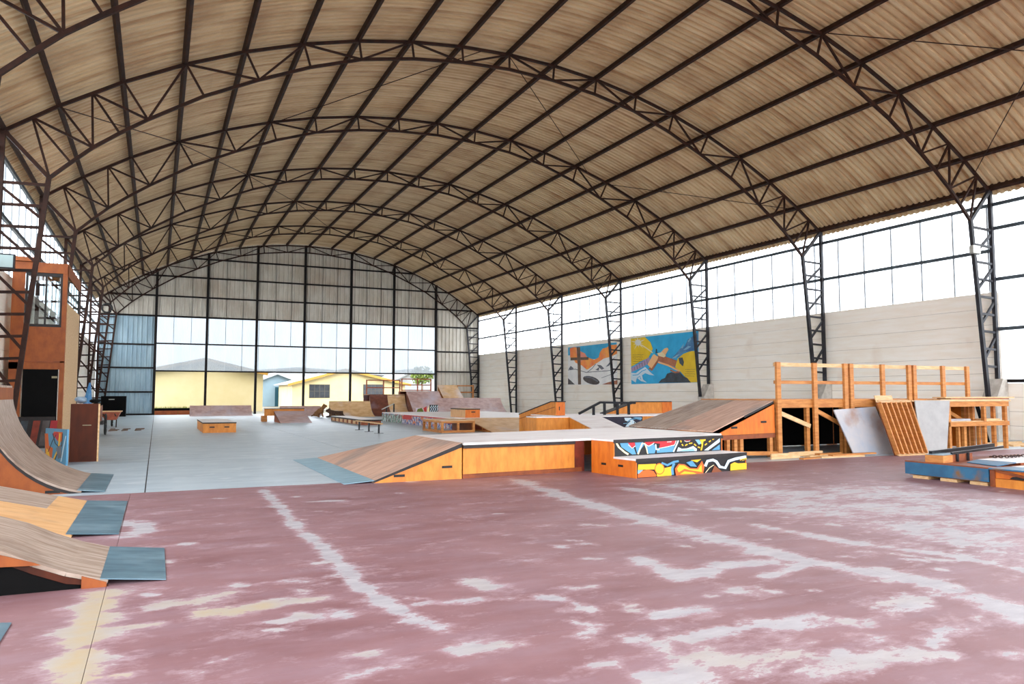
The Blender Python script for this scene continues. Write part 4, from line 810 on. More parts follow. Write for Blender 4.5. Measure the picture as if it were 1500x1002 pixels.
# clutter along the left wall
hc = thing('hand_cart', 'dark loaded hand cart with spoked wheels behind the cabinet', 'cart', (-1.75, 27.6, 0))
part('frame', MB().box(-2.2, -1.5, 27.2, 28.4, .35, .45), 'trim_black', hc); part('load', MB().box(-2.15, -1.58, 27.3, 28.2, .45, .95), 'ply_rust', hc)
part('rag', MB().blob((-1.7, 27.5, .98), (.16, .2, .06), 2, .4, 7), 'black', hc)
for x in (-2.24, -1.46):
    w_ = part('wheel', MB().tube([(x, 27.8+.32*math.cos(t), .34+.32*math.sin(t)) for t in (2*math.pi*k/20 for k in range(20))], .03, 6, True), 'tire', hc)
    for k in range(6): part('spoke', MB().bar((x, 27.8, .34), (x, 27.8+.31*math.cos(k*1.047), .34+.31*math.sin(k*1.047)), .012, .012), 'zinc', w_)
wbr = thing('wheelbarrow', 'rusty orange wheelbarrow parked by the ribbed metal wall', 'wheelbarrow', (-1.6, 34, 0))
part('tray', MB().prism([(-1.95, 33.6, .62), (-1.25, 33.6, .62), (-1.4, 33.6, .3), (-1.8, 33.6, .3)], (0, 1.0, 0)), 'barrow', wbr); part('tray_rim', MB().bar((-1.97, 33.58, .63), (-1.23, 33.58, .63), .03, .03).bar((-1.97, 34.62, .63), (-1.23, 34.62, .63), .03, .03).bar((-1.97, 33.58, .63), (-1.97, 34.62, .63), .03, .03).bar((-1.23, 33.58, .63), (-1.23, 34.62, .63), .03, .03), 'lumber_pale', wbr)
for x in (-1.8, -1.4): part('leg', MB().bar((x, 33.75, 0), (x, 33.85, .32), .04, .04), 'steel', wbr); part('handle', MB().bar((x, 34.6, .33), (x-.02, 32.9, .55), .035, .035), 'steel', wbr)
part('wheel', MB().tube([(-1.6, 34.85+.17*math.cos(t), .2+.17*math.sin(t)) for t in (2*math.pi*k/16 for k in range(16))], .04, 6, True), 'tire', wbr)
for k in range(9):
    x = -1.5+(k % 3)*.42; y = 30.3+(k//3)*.75+rng.random()*.2; a = rng.random()*.9; l = .2+rng.random()*.18
    solo('scrap_stick', MB().bar((x, y, .015), (x+l*math.cos(a), y+l*math.sin(a), .02), .03, .03), 'm_wood', 'broken stick lying on the floor near the wheelbarrow', 'stick', 'broken sticks near the wheelbarrow')
sp = thing('black_crate', 'large black crate standing against the ribbed metal end wall', 'crate', (-2.2, 50.2, 0))
part('body', MB().box(-2.9, -1.6, 49.9, 50.8, 0, 1.2), 'black', sp); part('label_strip', MB().box(-2.5, -2.2, 49.89, 49.9, .98, 1.03), 'zinc', sp)
solo('hanging_tire', MB().tube([(-2.55+.24*math.cos(t), 46.05, 5.95+.24*math.sin(t)) for t in (2*math.pi*k/18 for k in range(18))], .05, 8, True), 'tire', 'black rubber tyre hung high on a lattice column', 'tyre', smooth=True)
# ================================================================ FAR RAMPS
ramp('low_quarter', 'low pale quarter pipe standing in the open end before the plain yellow house', 'ramp', (1.85, 48.6, 0), (0, 1, 0), (3.55, 0, 0), curve(1.6, .62, 8, .01), 'ramp_pink', 'ply_rust', splits=(0, .33, .66, 1))
ramp('low_quarter', 'low grey pink quarter pipe standing behind the two dogs', 'ramp', (6.85, 46.9, 0), (0, 1, 0), (2.5, 0, 0), curve(1.5, .58, 8, .01), 'ramp_pink', 'ply_rust', splits=(0, .5, 1))
ramp('wide_quarter', 'wide tan quarter pipe beside the two dogs', 'ramp', (9.2, 43.5, 0), (0, 1, 0), (2.45, 0, 0), curve(1.5, .9, 10, .01), 'ramp_light', 'ramp_brown', splits=(0, .5, 1))
ramp('tall_quarter', 'tall quarter pipe half dark brown and half tan below the guard rail', 'ramp', (11.78, 43.9, 0), (0, 1, 0), (2.24, 0, 0), curve(1.7, 1.3, 12, .01), 'ramp_light', 'ramp_brown', splits=(0, .5, 1), surfs=['ramp_brown', 'ramp_light'], deck=1.5)
ramp('corner_bank', 'broad purple brown bank ramp beside the tall quarter pipe', 'ramp', (14.06, 43.4, 0), (0, 1, 0), (2.15, 0, 0), [(0, .01), (.4, .18), (2.0, 1.5)], 'ramp_pink', 'ramp_brown', splits=(0, .5, 1), deck=1.7)
ramp('corner_quarter', 'long low pink quarter pipe in the corner by the plastered wall', 'ramp', (16.3, 44.0, 0), (0, 1, 0), (4.4, 0, 0), curve(2.2, 1.06, 10, .01), 'ramp_pink', 'ramp_brown', splits=(0, .33, .66, 1), deck=.5)
ub = thing('upper_bank', 'small high tan bank with a wooden landing rising behind the corner quarter pipe', 'ramp', (17.9, 47.6, 0))
part('riding_surface', MB().prism([(16.95, 46.55, 1.06), (18.35, 46.55, 1.06), (18.2, 47.5, 1.92), (16.85, 47.5, 1.92)], (0, .03, .0)), 'ramp_light', ub)
part('support', MB().box(16.9, 18.3, 47.5, 47.6, 0, 1.9), 'lumber', ub); part('landing', MB().box(16.9, 20.0, 47.6, 49.0, 1.0, 1.06), 'lumber', ub)
for x in (18.5, 20.0): part('landing_post', MB().box(x-.05, x+.05, 48.9, 49.0, 0, 1.95), 'lumber', ub)
for z in (1.9, 1.45): part('landing_rail', MB().box(18.3, 20.05, 48.9, 48.95, z-.05, z+.03), 'lumber', ub)
part('landing_front', MB().box(18.35, 20.0, 47.58, 47.62, .8, 1.0), 'ply_rust', ub)
def guard(name, lab, xs_, y, z0, z1, zr):
    o = thing(name, lab, 'railing', (sum(xs_)/len(xs_), y, z0))
    for x in xs_: part('post', MB().box(x-.035, x+.035, y-.03, y+.03, z0, z1), 'barrow', o)
    for z in zr: part('rail', MB().bar((xs_[0], y-.05, z), (xs_[-1], y-.05, z), .04, .06), 'barrow', o)
    return o
guard('guard_rail', 'rust orange guard rail standing on the tall quarter pipe deck', [11.84, 12.92, 13.98], 46.5, 1.3, 2.2, (2.18, 1.72))
guard('guard_rail', 'rust orange guard rail standing on the deck of the broad bank ramp', [14.2, 15.25, 16.15], 46.8, 1.5, 2.3, (2.28, 1.9, 1.56))
# manual pad, bench, kicker
crate('manual_pad', 'low orange manual pad with two hand slots alone on the grey floor', 'skate box', 1.46, 2.52, 27.7, 31.6, 0, .35, 'ply_orange', 'deck_white', ((1.75, .19), (2.22, .19)), 'trim_black')
bn = thing('grind_bench', 'orange beam bench on short legs behind the small kicker', 'bench', (5.6, 38, 0))
part('beam', MB().box(4.72, 6.55, 37.75, 38.1, .28, .6), 'ply_orange', bn); part('edge_trim', MB().box(4.7, 6.57, 37.73, 38.12, .6, .625), 'trim_black', bn)
for x in (4.72, 6.4): part('leg', MB().box(x-.12, x+.12, 37.85, 38.3, 0, .28), 'lumber', bn)
ramp('small_kicker', 'small pink brown kicker leaning up to the orange beam bench', 'ramp', (5.12, 35.5, 0), (0, 1, 0), (1.4, 0, 0), [(0, .02), (2.1, .5)], 'ramp_pink', 'ply_rust', trim='trim_black')
ll = thing('low_ledge', 'long low ledge box with a dark metal edge in front of the tan quarter pipe', 'skate box', (8.3, 34.8, 0))
part('body', MB().box(7.9, 8.75, 31.8, 38, 0, .2), 'ply_rust', ll); part('top', MB().box(7.88, 8.78, 31.78, 38.02, .2, .23), 'deck_white', ll); part('edge_trim', MB().box(7.875, 7.88, 31.78, 38, .17, .23).box(7.88, 8.78, 31.77, 31.78, .17, .23), 'trim_black', ll)
for k in range(7): part('side_block', MB().box(7.88, 7.9, 32.0+k*.85, 32.45+k*.85, .02, .16), 'lumber_pale', ll)
br = thing('flat_rail', 'flat bar grind rail on three black legs', 'grind rail', (6.76, 26.2, 0))
part('flat_bar', MB().bar((6.73, 27.9, .33), (6.8, 24.6, .33), .06, .04), 'lumber_pale', br)
for y in (27.57, 26.17, 24.87): part('leg', MB().box(6.74, 6.79, y-.025, y+.025, 0, .31), 'rail_black', br); part('foot', MB().box(6.62, 6.92, y-.03, y+.03, 0, .012), 'rail_black', br)
# ---- second street box
s2 = thing('street_box', 'long low street box with a pale deck and sticker covered painted sides', 'skate box', (12.5, 31, 0))
for k in range(5): part('deck_sheet', MB().box(10.0+k*1.1+.004, 10.0+(k+1)*1.1-.004, 26.3, 36.2, .40, .43), 'deck_white', s2)
ssd = part('side_panel', MB().box(10.0, 10.03, 26.3, 36.2, 0, .4), 'graf_mix', s2, 'side covered in mixed blue white and orange paint')
for a, b, m in ((32.9, 36.15, 'graf_mix2'), (31.5, 32.7, 'red_paint'), (26.4, 28.6, 'red_paint')): part('paint_patch', MB().box(9.992, 10.0, a, b, .0 if m == 'graf_mix2' else .2, .36), m, ssd)
part('red_edge', MB().box(9.985, 10.0, 26.3, 32.6, .36, .4), 'red_paint', s2)
part('front_panel', MB().box(10.0, 15.5, 26.3, 26.33, 0, .4), 'ply_deep', s2); part('back_panel', MB().box(10.0, 15.5, 36.17, 36.2, 0, .4), 'ply_deep', s2); part('side_panel', MB().box(15.47, 15.5, 26.33, 36.17, 0, .4), 'ply_deep', s2)
fp = thing('open_frame_box', 'low open sided pine frame box at the end of the street box', 'frame', (9.4, 25.2, 0))
X0, X1, Ya, Yb, zf = 8.8, 9.94, 24.25, 26.25, .42
for x in (X0, X0+.57, X1): part('upright', MB().box(x-.04, x+.04, Ya, Ya+.08, .08, zf-.09), 'lumber', fp)
for y in (Ya+.7, Ya+1.35, Yb-.04): part('upright', MB().box(X0-.04, X0+.04, y-.04, y+.04, .08, zf-.09), 'lumber', fp)
part('bottom_rail', MB().box(X0-.04, X1+.04, Ya, Ya+.08, 0, .08), 'lumber', fp); part('bottom_rail', MB().box(X0-.04, X0+.04, Ya+.08, Yb, 0, .08), 'lumber', fp)
part('top_rail', MB().box(X0-.04, X1+.04, Ya, Ya+.08, zf-.09, zf-.02), 'lumber', fp); part('top_rail', MB().box(X0-.04, X0+.04, Ya+.08, Yb, zf-.09, zf-.02), 'lumber', fp)
part('top_sheet', MB().box(X0-.04, X1+.04, Ya, Yb, zf-.02, zf), 'ramp_light', fp); part('inner_board', MB().box(X1-.05, X1-.02, Ya+.1, Yb, 0, zf-.1), 'ply_rust', fp)
rk = ramp('street_bank', 'tan bank ramp with an open red side frame leading up to the street box', 'ramp', (10.42, 23.72, 0), (0, 1, 0), (2.4, 0, 0), [(0, .015), (2.5, .42)], 'ramp_light', 'dark_red', trim='lumber', splits=(0, .5, 1))
part('side_frame', MB().bar((10.405, 23.95, .03), (10.405, 26.2, .03), .02, .05).bar((10.405, 24.6, .03), (10.405, 24.6, .14), .02, .05).bar((10.405, 25.5, .03), (10.405, 25.5, .28), .02, .05), 'lumber', rk)
crate('ledge_block', 'small wooden ledge block with a dark edge on the corner of the street box', 'skate box', 10.46, 11.05, 26.36, 27.9, .431, .77, 'ply_deep', 'ramp_light', ((10.78, .64),), 'trim_black')
ln = bpy.data.objects['ledge_block']
part('side_cover', MB().box(10.452, 10.46, 26.36, 27.9, .44, .74), 'ramp_tan', ln)
# poster boards before the bank
pob = thing('poster_board', 'board with green and red shapes and a zigzag panel propped at the broad bank', 'board', (13.3, 36.4, 0))
Yp = 37.0; q0, q1 = py(609, 604, Yp), py(642, 592.5, Yp)
pmb = part('board', MB().box(q0.x, q1.x, Yp, Yp+.03, 0, .62), 'ramp_pink', pob)
for m, pts in (('leaf', [(610, 604), (612, 599), (618, 597.5), (621, 604)]), ('red_paint', [(620, 598), (625, 595), (625, 604), (622, 604)]), ('p_cream', [(625, 602), (629, 593), (629, 604)]), ('p_black', [(629, 593), (641.5, 593), (641.5, 604), (629, 604)])): decal(pmb, 'paint_shape', pts, (0, Yp, 0), (0, -1, 0), m, .004)
for k in range(4): decal(pmb, 'paint_shape', stroke([(630.5+k*3, 603), (632+k*3, 599), (630.8+k*3, 597), (632.5+k*3, 594)], 1.1), (0, Yp, 0), (0, -1, 0), 'p_pale', .007)
hr = thing('handrail', 'thin sloped steel handrail on two posts before the tall quarter pipe', 'grind rail', (12, 41, 0))
ra, rc = py(559, 600, 40.6), py(577.5, 591, 40.6)
part('rail', MB().bar(ra, rc, .05, .05), 'zinc', hr)
for x_ in (566, 577): p = py(x_, 590, 40.6); zt = ra.z+(rc.z-ra.z)*(p.x-ra.x)/(rc.x-ra.x); part('post', MB().bar((p.x, 40.6, 0), (p.x, 40.6, zt-.02), .07, .07), 'rail_black', hr)
# ---- third street box (behind the front funbox)
t3 = thing('hubba_box', 'raised street box with a pale deck, a white bank and a dark painted front', 'skate box', (13, 20.8, 0)); zq = .64
part('deck_sheet', MB().box(10.2, 11.296, 20, 20.7, zq-.03, zq), 'deck_white', t3)
for k in range(4): a = 11.3+k*1.35; part('deck_sheet', MB().box(a+.004, a+1.35-.004, 20, 22.6, zq-.03, zq), 'deck_white', t3)
part('front_panel', MB().box(10.2, 11.3, 20.005, 20.03, 0, zq-.03), 'ply_orange', t3); dp = part('front_panel', MB().box(12.4, 13.97, 20.005, 20.03, 0, zq-.03), 'purple_dark', t3, 'dark purple painted front'); part('front_panel', MB().box(13.975, 16.7, 20.005, 20.03, 0, zq-.03), 'ply_orange', t3)
part('side_panel', MB().box(10.2, 10.23, 20.03, 20.7, 0, zq-.03), 'ply_orange', t3); part('side_panel', MB().box(11.3, 11.33, 20.7, 22.6, 0, zq-.03), 'ply_orange', t3); part('back_panel', MB().box(10.23, 11.3, 20.67, 20.7, 0, zq-.03), 'ply_orange', t3); part('side_panel', MB().box(16.67, 16.7, 20.03, 22.6, 0, zq-.03), 'ply_orange', t3); part('back_panel', MB().box(11.33, 16.67, 22.57, 22.6, 0, zq-.03), 'ply_orange', t3)
part('bank_sheet', MB().prism([(11.3, 17.3, .01), (12.4, 17.3, .01), (12.4, 20, zq-.025), (11.3, 20, zq-.025)], (0, 0, .022)), 'deck_white', t3, 'white bank sheet')
part('bank_side', MB().prism([(11.305, 17.4, 0), (11.305, 19.99, 0), (11.305, 19.99, zq-.035)], (.02, 0, 0)), 'ply_orange', t3); part('bank_side', MB().prism([(12.395, 17.4, 0), (12.395, 19.99, 0), (12.395, 19.99, zq-.035)], (-.02, 0, 0)), 'ply_orange', t3)
Z4 = lambda pts: [(860+x/10, 570+y/10) for x, y in pts]
for k, (m, pts) in enumerate((('p_pale', [(545, 420), (640, 420), (690, 470), (740, 520), (740, 550), (560, 550), (600, 500), (640, 470), (560, 470)]), ('p_blue', stroke([(580, 490), (640, 445), (720, 430), (790, 450)], 16)), ('p_lblue', [(660, 410), (800, 415), (800, 440), (720, 425)]), ('p_black', [(560, 460), (600, 480), (560, 495)]), ('p_black', stroke([(670, 545), (700, 510), (690, 480)], 10)), ('p_lblue', stroke([(530, 505), (570, 500), (600, 520)], 8)), ('p_white', stroke([(640, 450), (650, 520), (630, 545)], 8)))):
    decal(dp, 'paint_shape', Z4(pts), (0, 20.005, 0), (0, -1, 0), m, .003+k*.0005)
hl = thing('hubba_ledge', 'tall orange hubba ledge sloping down behind the raised street box', 'skate box', (11.55, 22, 0))
part('side_panel', MB().prism([(11.39, 21.0, zq+.002), (11.39, 22.615, zq+.002), (11.39, 22.615, .0), (11.39, 23.66, .0), (11.39, 23.66, .6), (11.39, 21.3, 1.06), (11.39, 21.0, 1.06)], (.02, 0, 0)), 'ply_orange', hl)
part('end_panel', MB().box(11.41, 11.72, 21.0, 21.02, zq+.002, 1.06), 'ply_deep', hl); part('top_edge', MB().prism([(11.37, 20.98, 1.06), (11.37, 21.3, 1.06), (11.37, 23.66, .6), (11.37, 23.66, .63), (11.37, 21.3, 1.09), (11.37, 20.98, 1.09)], (.37, 0, 0)), 'trim_black', hl)
part('side_panel', MB().prism([(11.7, 21.02, zq+.002), (11.7, 22.615, zq+.002), (11.7, 22.615, .0), (11.7, 23.66, .0), (11.7, 23.66, .6), (11.7, 21.3, 1.06), (11.7, 21.02, 1.06)], (.02, 0, 0)), 'ply_orange', hl)
part('trim_strip', MB().prism([(11.385, 21.05, .90), (11.385, 23.66, .45), (11.385, 23.66, .47), (11.385, 21.05, .92)], (.005, 0, 0)), 'ply_rust', hl); part('hand_slot', MB().box(11.5, 11.53, 20.99, 21.0, .8, .92), 'slot_dark', hl)
bl = thing('back_ledge', 'orange ledge with a sloped end along the back of the raised street box', 'skate box', (15.2, 22.1, zq))
xs1, xs2, xs3 = py(887, 605, 22).x, py(932, 589, 22).x, 16.6
lp = [(xs1, 22.0, zq+.001), (xs3, 22.0, zq+.001), (xs3, 22.0, 1.03), (xs2, 22.0, 1.03)]
part('front_panel', MB().prism(lp, (0, .02, 0)), 'ply_orange', bl); part('back_panel', MB().prism([(x, y+.33, z) for x, y, z in lp], (0, .02, 0)), 'ply_orange', bl)
part('end_panel', MB().box(16.2, 16.62, 21.985, 22.0, zq+.001, 1.04), 'ply_deep', bl); part('top_edge', MB().prism([(xs2, 21.98, 1.03), (xs3, 21.98, 1.03), (xs3, 21.98, 1.06), (xs2, 21.98, 1.06), (xs1, 21.98, zq+.03), (xs1, 21.98, zq+.002)], (0, .39, 0)), 'trim_black', bl)
kr = thing('kinked_rail', 'black kinked grind rail with a sloped end on the raised street box', 'grind rail', (13.2, 21, zq))
rr_ = [py(848, 606, 21.0), py(879, 589.5, 21.0), py(930.5, 590.3, 21.0)]; rr_[0].z = max(rr_[0].z, zq+.03)
part('rail', MB().bar(rr_[0], rr_[1], .07, .07).bar(rr_[1], rr_[2], .07, .07), 'rail_black', kr)
for x_ in (869.5, 885.5, 904.5, 921): 
    p = py(x_, 600, 21.0); zt = rr_[1].z if p.x > rr_[1].x else rr_[0].z+(rr_[1].z-rr_[0].z)*(p.x-rr_[0].x)/(rr_[1].x-rr_[0].x); part('post', MB().bar((p.x, 21, zq+.001), (p.x, 21, zt-.03), .08, .05), 'rail_black', kr)
# ================================================================ MURALS
XW = XR+.12-.012
def mural(name, label, base, bm_, u0):
    c = [px(x, y, XW) for x, y in base]; ce = sum(c, V(0, 0, 0))/4
    o = thing(name, label, 'mural', (XW, ce.y, min(p.z for p in c)))
    part('background', MB().prism(c, (-.006, 0, 0)), bm_, o); return o
W7 = lambda pts: [(820+x/6.522, 470+y/6.522) for x, y in pts]
m1 = mural('mural', 'wall painting of a wooden cross before snowy mountains and orange clouds', W7([(80, 255), (545, 204), (552, 610), (80, 610)]), 'm_snow', 0)
mz = [0]
def mu(o, nm, m, pts): mz[0] += 1; decal(o, nm, W7(pts), (XW-.006, 0, 0), (-1, 0, 0), m, .0025+mz[0]*.0006)
mu(m1, 'sky', 'm_sky', [(80, 255), (465, 213), (545, 206), (540, 235), (450, 300), (360, 365), (290, 365), (220, 330), (80, 330)])
mu(m1, 'cloud', 'm_fire', [(96, 262), (135, 250), (160, 253), (200, 292), (240, 310), (262, 348), (330, 372), (372, 350), (385, 300), (410, 265), (450, 255), (480, 232), (546, 226), (547, 315), (480, 345), (420, 360), (345, 410), (300, 440), (262, 470), (210, 425), (150, 400), (130, 360), (100, 350)])
mu(m1, 'mountain', 'm_snow', [(80, 350), (100, 355), (125, 385), (170, 430), (220, 450), (255, 468), (300, 450), (345, 405), (380, 425), (420, 400), (480, 345), (548, 320), (549, 480), (80, 490)])
for pts in ([(85, 460), (105, 430), (135, 455), (110, 470)], [(355, 420), (395, 425), (425, 455), (400, 468)], [(340, 470), (380, 440), (372, 475)], [(440, 440), (500, 370), (530, 345), (470, 430)]): mu(m1, 'mountain_shadow', 'm_grey', pts)
mu(m1, 'snow_line', 'm_grey', stroke([(80, 470), (150, 462), (250, 492), (350, 485), (450, 478), (548, 462)], 6)); mu(m1, 'snow_line', 'm_grey', stroke([(400, 545), (470, 520), (545, 490)], 4)); mu(m1, 'snow_line', 'm_grey', stroke([(265, 490), (310, 455), (345, 410)], 5))
mu(m1, 'rock', 'm_dark', ell(302, 568, 82, 36, 16, .3)); mu(m1, 'rock_top', 'm_grey', stroke([(235, 535), (300, 540), (365, 580)], 12)); mu(m1, 'rock', 'm_dark', [(80, 548), (105, 570), (145, 608), (80, 608)]); mu(m1, 'rock', 'm_brown', [(405, 608), (470, 585), (551, 566), (551, 608)])
mu(m1, 'cross_post', 'm_wood', [(163, 252), (196, 250), (200, 400), (205, 608), (176, 608), (172, 430)]); mu(m1, 'cross_arm', 'm_wood', [(104, 352), (276, 346), (276, 372), (104, 378)])
m2 = mural('mural', 'wall painting of a flying cross between a bright sun and blue waves', W7([(680, 168), (1325, 96), (1325, 588), (685, 605)]), 'm_sea', 0)
mu(m2, 'sun_field', 'm_yellow', [(680, 170), (815, 155), (868, 205), (890, 265), (872, 310), (845, 355), (770, 390), (684, 440)])
for k in range(10):
    a = k*.628+.2; l = 75 if k % 2 else 50; mu(m2, 'sun_ray', 'p_cream', [(750+10*math.cos(a+1.57), 208+10*math.sin(a+1.57)), (750+l*math.cos(a), 208+l*math.sin(a)), (750-10*math.cos(a+1.57), 208-10*math.sin(a+1.57))])
mu(m2, 'sun', 'p_white', ell(750, 208, 28, 28)); mu(m2, 'sun_beam', 'p_cream', stroke([(775, 225), (830, 260), (890, 305)], 10))
mu(m2, 'yellow_field', 'm_yellow', [(1323, 285), (1323, 586), (1256, 588), (1200, 535), (1150, 480), (1105, 445), (1130, 360), (1185, 315), (1250, 290)])
mu(m2, 'cloud', 'm_cloud', [(1065, 362), (1110, 320), (1150, 270), (1200, 240), (1225, 180), (1270, 150), (1323, 108), (1323, 270), (1250, 292), (1190, 300), (1140, 345)])
for pts in ([(1155, 262), (1190, 215), (1180, 262)], [(1225, 195), (1250, 160), (1260, 175), (1235, 205)], [(1075, 358), (1120, 325), (1150, 318), (1110, 355)], [(1180, 280), (1230, 240), (1260, 245), (1215, 275)]): mu(m2, 'cloud_light', 'p_lblue', pts)
mu(m2, 'purple_band', 'm_purple', [(684, 452), (760, 410), (858, 345), (872, 395), (800, 440), (690, 490)])
for k in range(6): mu(m2, 'purple_stripe', 'm_grey', stroke([(715+k*24, 438-k*14), (722+k*24, 474-k*12)], 5))
mu(m2, 'wave', 'p_pale', [(684, 495), (730, 500), (770, 470), (820, 440), (850, 470), (880, 500), (908, 522), (860, 515), (820, 500), (790, 520), (800, 560), (836, 590), (780, 575), (740, 545), (730, 590), (684, 560)])
mu(m2, 'wave_line', 'm_sky', stroke([(700, 520), (750, 515), (790, 480), (830, 465)], 7)); mu(m2, 'wave_line', 'm_sky', stroke([(745, 545), (770, 530), (780, 560)], 6))
mu(m2, 'rock', 'm_rock', [(948, 592), (975, 560), (1010, 545), (1030, 505), (1070, 490), (1110, 500), (1150, 488), (1185, 530), (1220, 545), (1258, 590)]); mu(m2, 'rock_edge', 'm_brown', stroke([(1060, 470), (1105, 492), (1150, 488)], 16))
mu(m2, 'cross_beam', 'm_brown', [(945, 318), (1010, 340), (1125, 380), (1105, 440), (1000, 405), (930, 375)]); mu(m2, 'cross_beam_front', 'm_tan', stroke([(945, 395), (1040, 425), (1150, 480)], 16)); mu(m2, 'cross_shade', 'm_brown', [(850, 455), (885, 480), (950, 385), (935, 365), (900, 420)])
mu(m2, 'cross_foot', 'm_tan', [(842, 418), (890, 335), (905, 318), (946, 345), (938, 372), (880, 456)]); mu(m2, 'cross_head', 'm_tan', [(960, 312), (1005, 265), (1035, 256), (1044, 275), (1012, 330), (980, 330)]); mu(m2, 'cross_smoke', 'p_cream', [(935, 310), (985, 298), (1020, 335), (1000, 350), (950, 335)])
mu(m2, 'splash', 'm_rock', [(1140, 355), (1178, 350), (1192, 395), (1182, 435), (1150, 405)]); mu(m2, 'small_mark', 'm_rock', stroke([(930, 270), (925, 310), (940, 300)], 10))
rt = random.Random(9)
for (x0, y0, n_, wd) in ((700, 325, 5, 95), (1205, 465, 4, 95)):
    for r in range(n_):
        x = x0+rt.random()*12; yb2 = y0+r*21-(x0 < 1000)*0
        while x < x0+wd: l = 5+rt.random()*9; mu(m2, 'lettering', 'm_dark', stroke([(x, yb2+rt.uniform(-2, 2)), (x+l, yb2+rt.uniform(-3, 3))], 3.2)); x += l+5
# ================================================================ BRACING RODS
def rod(lab, pts, r=.014): return solo('brace_rod', MB().tube(pts, r, 6), 'steel', lab, 'rod', 'thin bracing rods under the roof')
def tp_(yi, pi): i = int(pi); f = pi-i; t = ANG[i]+(ANG[min(i+1, 18)]-ANG[i])*f; x, z = arcp(t, -.07); return V(x, yi, z-.03)
RL = 'thin steel bracing rod running slantwise under the roof sheets'
for a, b in (((D[1], 17), (D[2], 15)), ((D[2], 15), (D[3], 13)), ((D[3], 13), (D[4], 11)), ((D[4], 11), (D[5], 9)), ((D[1], 9.6), (D[2], 13)), ((D[1], 9), (D[2], 4.6)), ((D[2], 4), (D[1], 1)), ((D[0], .6), (D[0]-6.45, 4.6)), ((D[0]-.2, 5), (D[0]-6.3, 1.2)), ((D[4], 5), (D[3], 1))): rod(RL, [tp_(*a), tp_(*b)])
# ================================================================ DOGS
def skin_dog(name, label, m, nodes, edges, loc, rotz, root=0):
    me = bpy.data.meshes.new(name); me.from_pydata([n[:3] for n in nodes], edges, []); o = bpy.data.objects.new(name, me); COL.objects.link(o)
    md = o.modifiers.new('skin', 'SKIN'); sv = me.skin_vertices[0].data if me.skin_vertices else None
    if sv is None:
        bpy.context.view_layer.objects.active = o; o.select_set(True); bpy.ops.mesh.customdata_skin_add(); sv = me.skin_vertices[0].data; o.select_set(False)
    for i, n in enumerate(nodes): sv[i].radius = (n[3]*1.28, n[3]*1.28); sv[i].use_root = (i == root)
    o.modifiers.new('sub', 'SUBSURF').levels = 2; o.modifiers['sub'].render_levels = 2
    dg = bpy.context.evaluated_depsgraph_get(); e = o.evaluated_get(dg); m2_ = bpy.data.meshes.new_from_object(e); o.modifiers.clear(); o.data = m2_
    m2_.materials.clear(); m2_.materials.append(MATS[m]); [setattr(p, 'use_smooth', True) for p in m2_.polygons]
    zmin = min(v.co.z for v in m2_.vertices)
    for v in m2_.vertices: v.co.z -= zmin
    o.location = loc; o.rotation_euler = (0, 0, rotz); o.scale = (1.1, 1.1, 1.1); ORG[o] = V(0, 0, 0); return tag(o, label, 'dog')
# local +x = facing
sit = [(-.22, 0, .14, .12), (-.12, 0, .24, .12), (.02, 0, .34, .115), (.12, 0, .43, .09), (.17, 0, .53, .075), (.22, 0, .58, .085), (.31, 0, .56, .05), (.37, 0, .54, .032),
       (.10, .08, .30, .05), (.13, .09, .15, .035), (.14, .09, .03, .03), (.19, .09, .02, .028), (.10, -.08, .30, .05), (.13, -.09, .15, .035), (.14, -.09, .03, .03), (.19, -.09, .02, .028),
       (-.18, .10, .14, .08), (-.02, .14, .12, .05), (-.12, .14, .03, .03), (.0, .14, .02, .028), (-.18, -.10, .14, .08), (-.02, -.14, .12, .05), (-.12, -.14, .03, .03), (.0, -.14, .02, .028),
       (-.34, .02, .08, .04), (-.46, .08, .05, .025), (.18, .07, .65, .02), (.17, .085, .70, .008), (.18, -.07, .65, .02), (.17, -.085, .70, .008)]
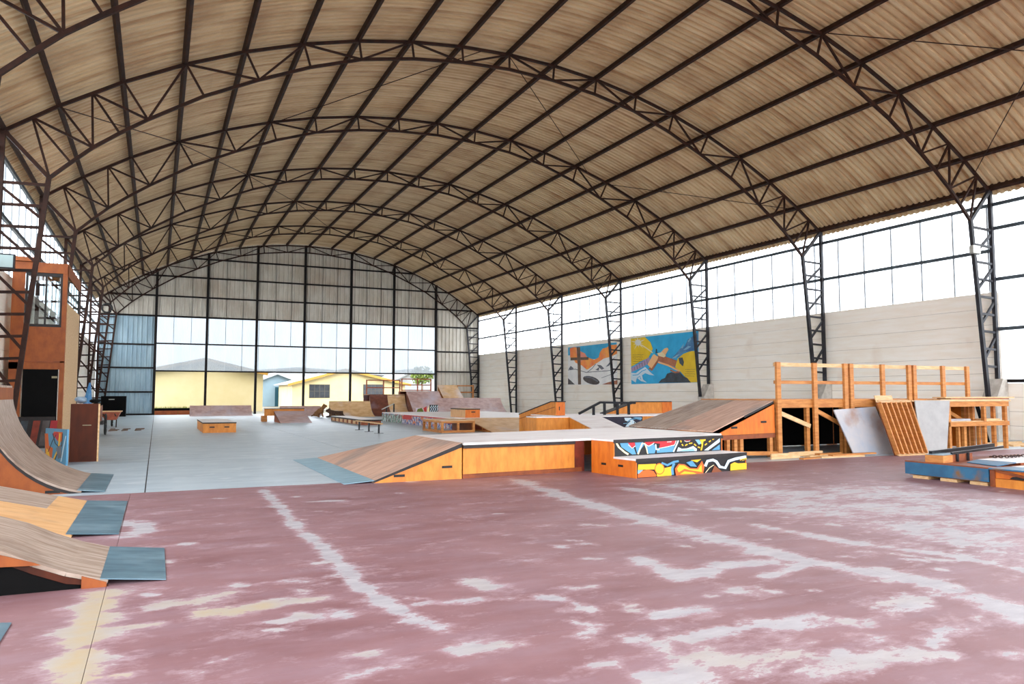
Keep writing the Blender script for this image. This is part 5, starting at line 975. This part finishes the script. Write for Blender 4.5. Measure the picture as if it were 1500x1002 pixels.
se = [(0, 1), (1, 2), (2, 3), (3, 4), (4, 5), (5, 6), (6, 7), (2, 8), (8, 9), (9, 10), (10, 11), (2, 12), (12, 13), (13, 14), (14, 15), (0, 16), (16, 17), (17, 18), (18, 19), (0, 20), (20, 21), (21, 22), (22, 23), (0, 24), (24, 25), (5, 26), (26, 27), (5, 28), (28, 29)]
d1 = skin_dog('dog', 'tan dog sitting upright on the grey floor', 'dog_tan', sit, se, (8.52, 44.0, 0), -.2, 1)
lie = [(-.30, 0, .15, .12), (-.12, 0, .17, .135), (.08, 0, .18, .135), (.24, 0, .22, .11), (.33, 0, .30, .08), (.40, 0, .35, .085), (.50, 0, .33, .05), (.56, 0, .31, .032),
       (.22, .1, .10, .05), (.36, .12, .04, .035), (.50, .12, .03, .03), (.22, -.1, .10, .05), (.36, -.12, .04, .035), (.50, -.12, .03, .03),
       (-.28, .12, .12, .08), (-.12, .18, .08, .045), (-.26, .2, .03, .03), (-.12, .21, .03, .028), (-.28, -.12, .12, .08), (-.12, -.18, .08, .045), (-.26, -.2, .03, .03), (-.12, -.21, .03, .028),
       (-.44, .04, .07, .035), (-.60, .12, .04, .022), (.36, .07, .42, .02), (.35, .085, .47, .008), (.36, -.07, .42, .02), (.35, -.085, .47, .008)]
le = [(0, 1), (1, 2), (2, 3), (3, 4), (4, 5), (5, 6), (6, 7), (3, 8), (8, 9), (9, 10), (3, 11), (11, 12), (12, 13), (0, 14), (14, 15), (15, 16), (16, 17), (0, 18), (18, 19), (19, 20), (20, 21), (0, 22), (22, 23), (5, 24), (24, 25), (5, 26), (26, 27)]
d2 = skin_dog('dog', 'dark brown dog lying on the grey floor beside the sitting dog', 'dog_dark', lie, le, (9.22, 43.0, 0), 2.6, 1)
for d_, pts in ((d1, ((.30, .07, .63), (.30, -.07, .63), (.43, 0, .57))), (d2, ((.48, .07, .41), (.48, -.07, .41), (.62, 0, .34)))):
    for k, c in enumerate(pts):
        part('eye' if k < 2 else 'nose', MB().blob(c, .014 if k < 2 else .02, 1), 'black', d_)
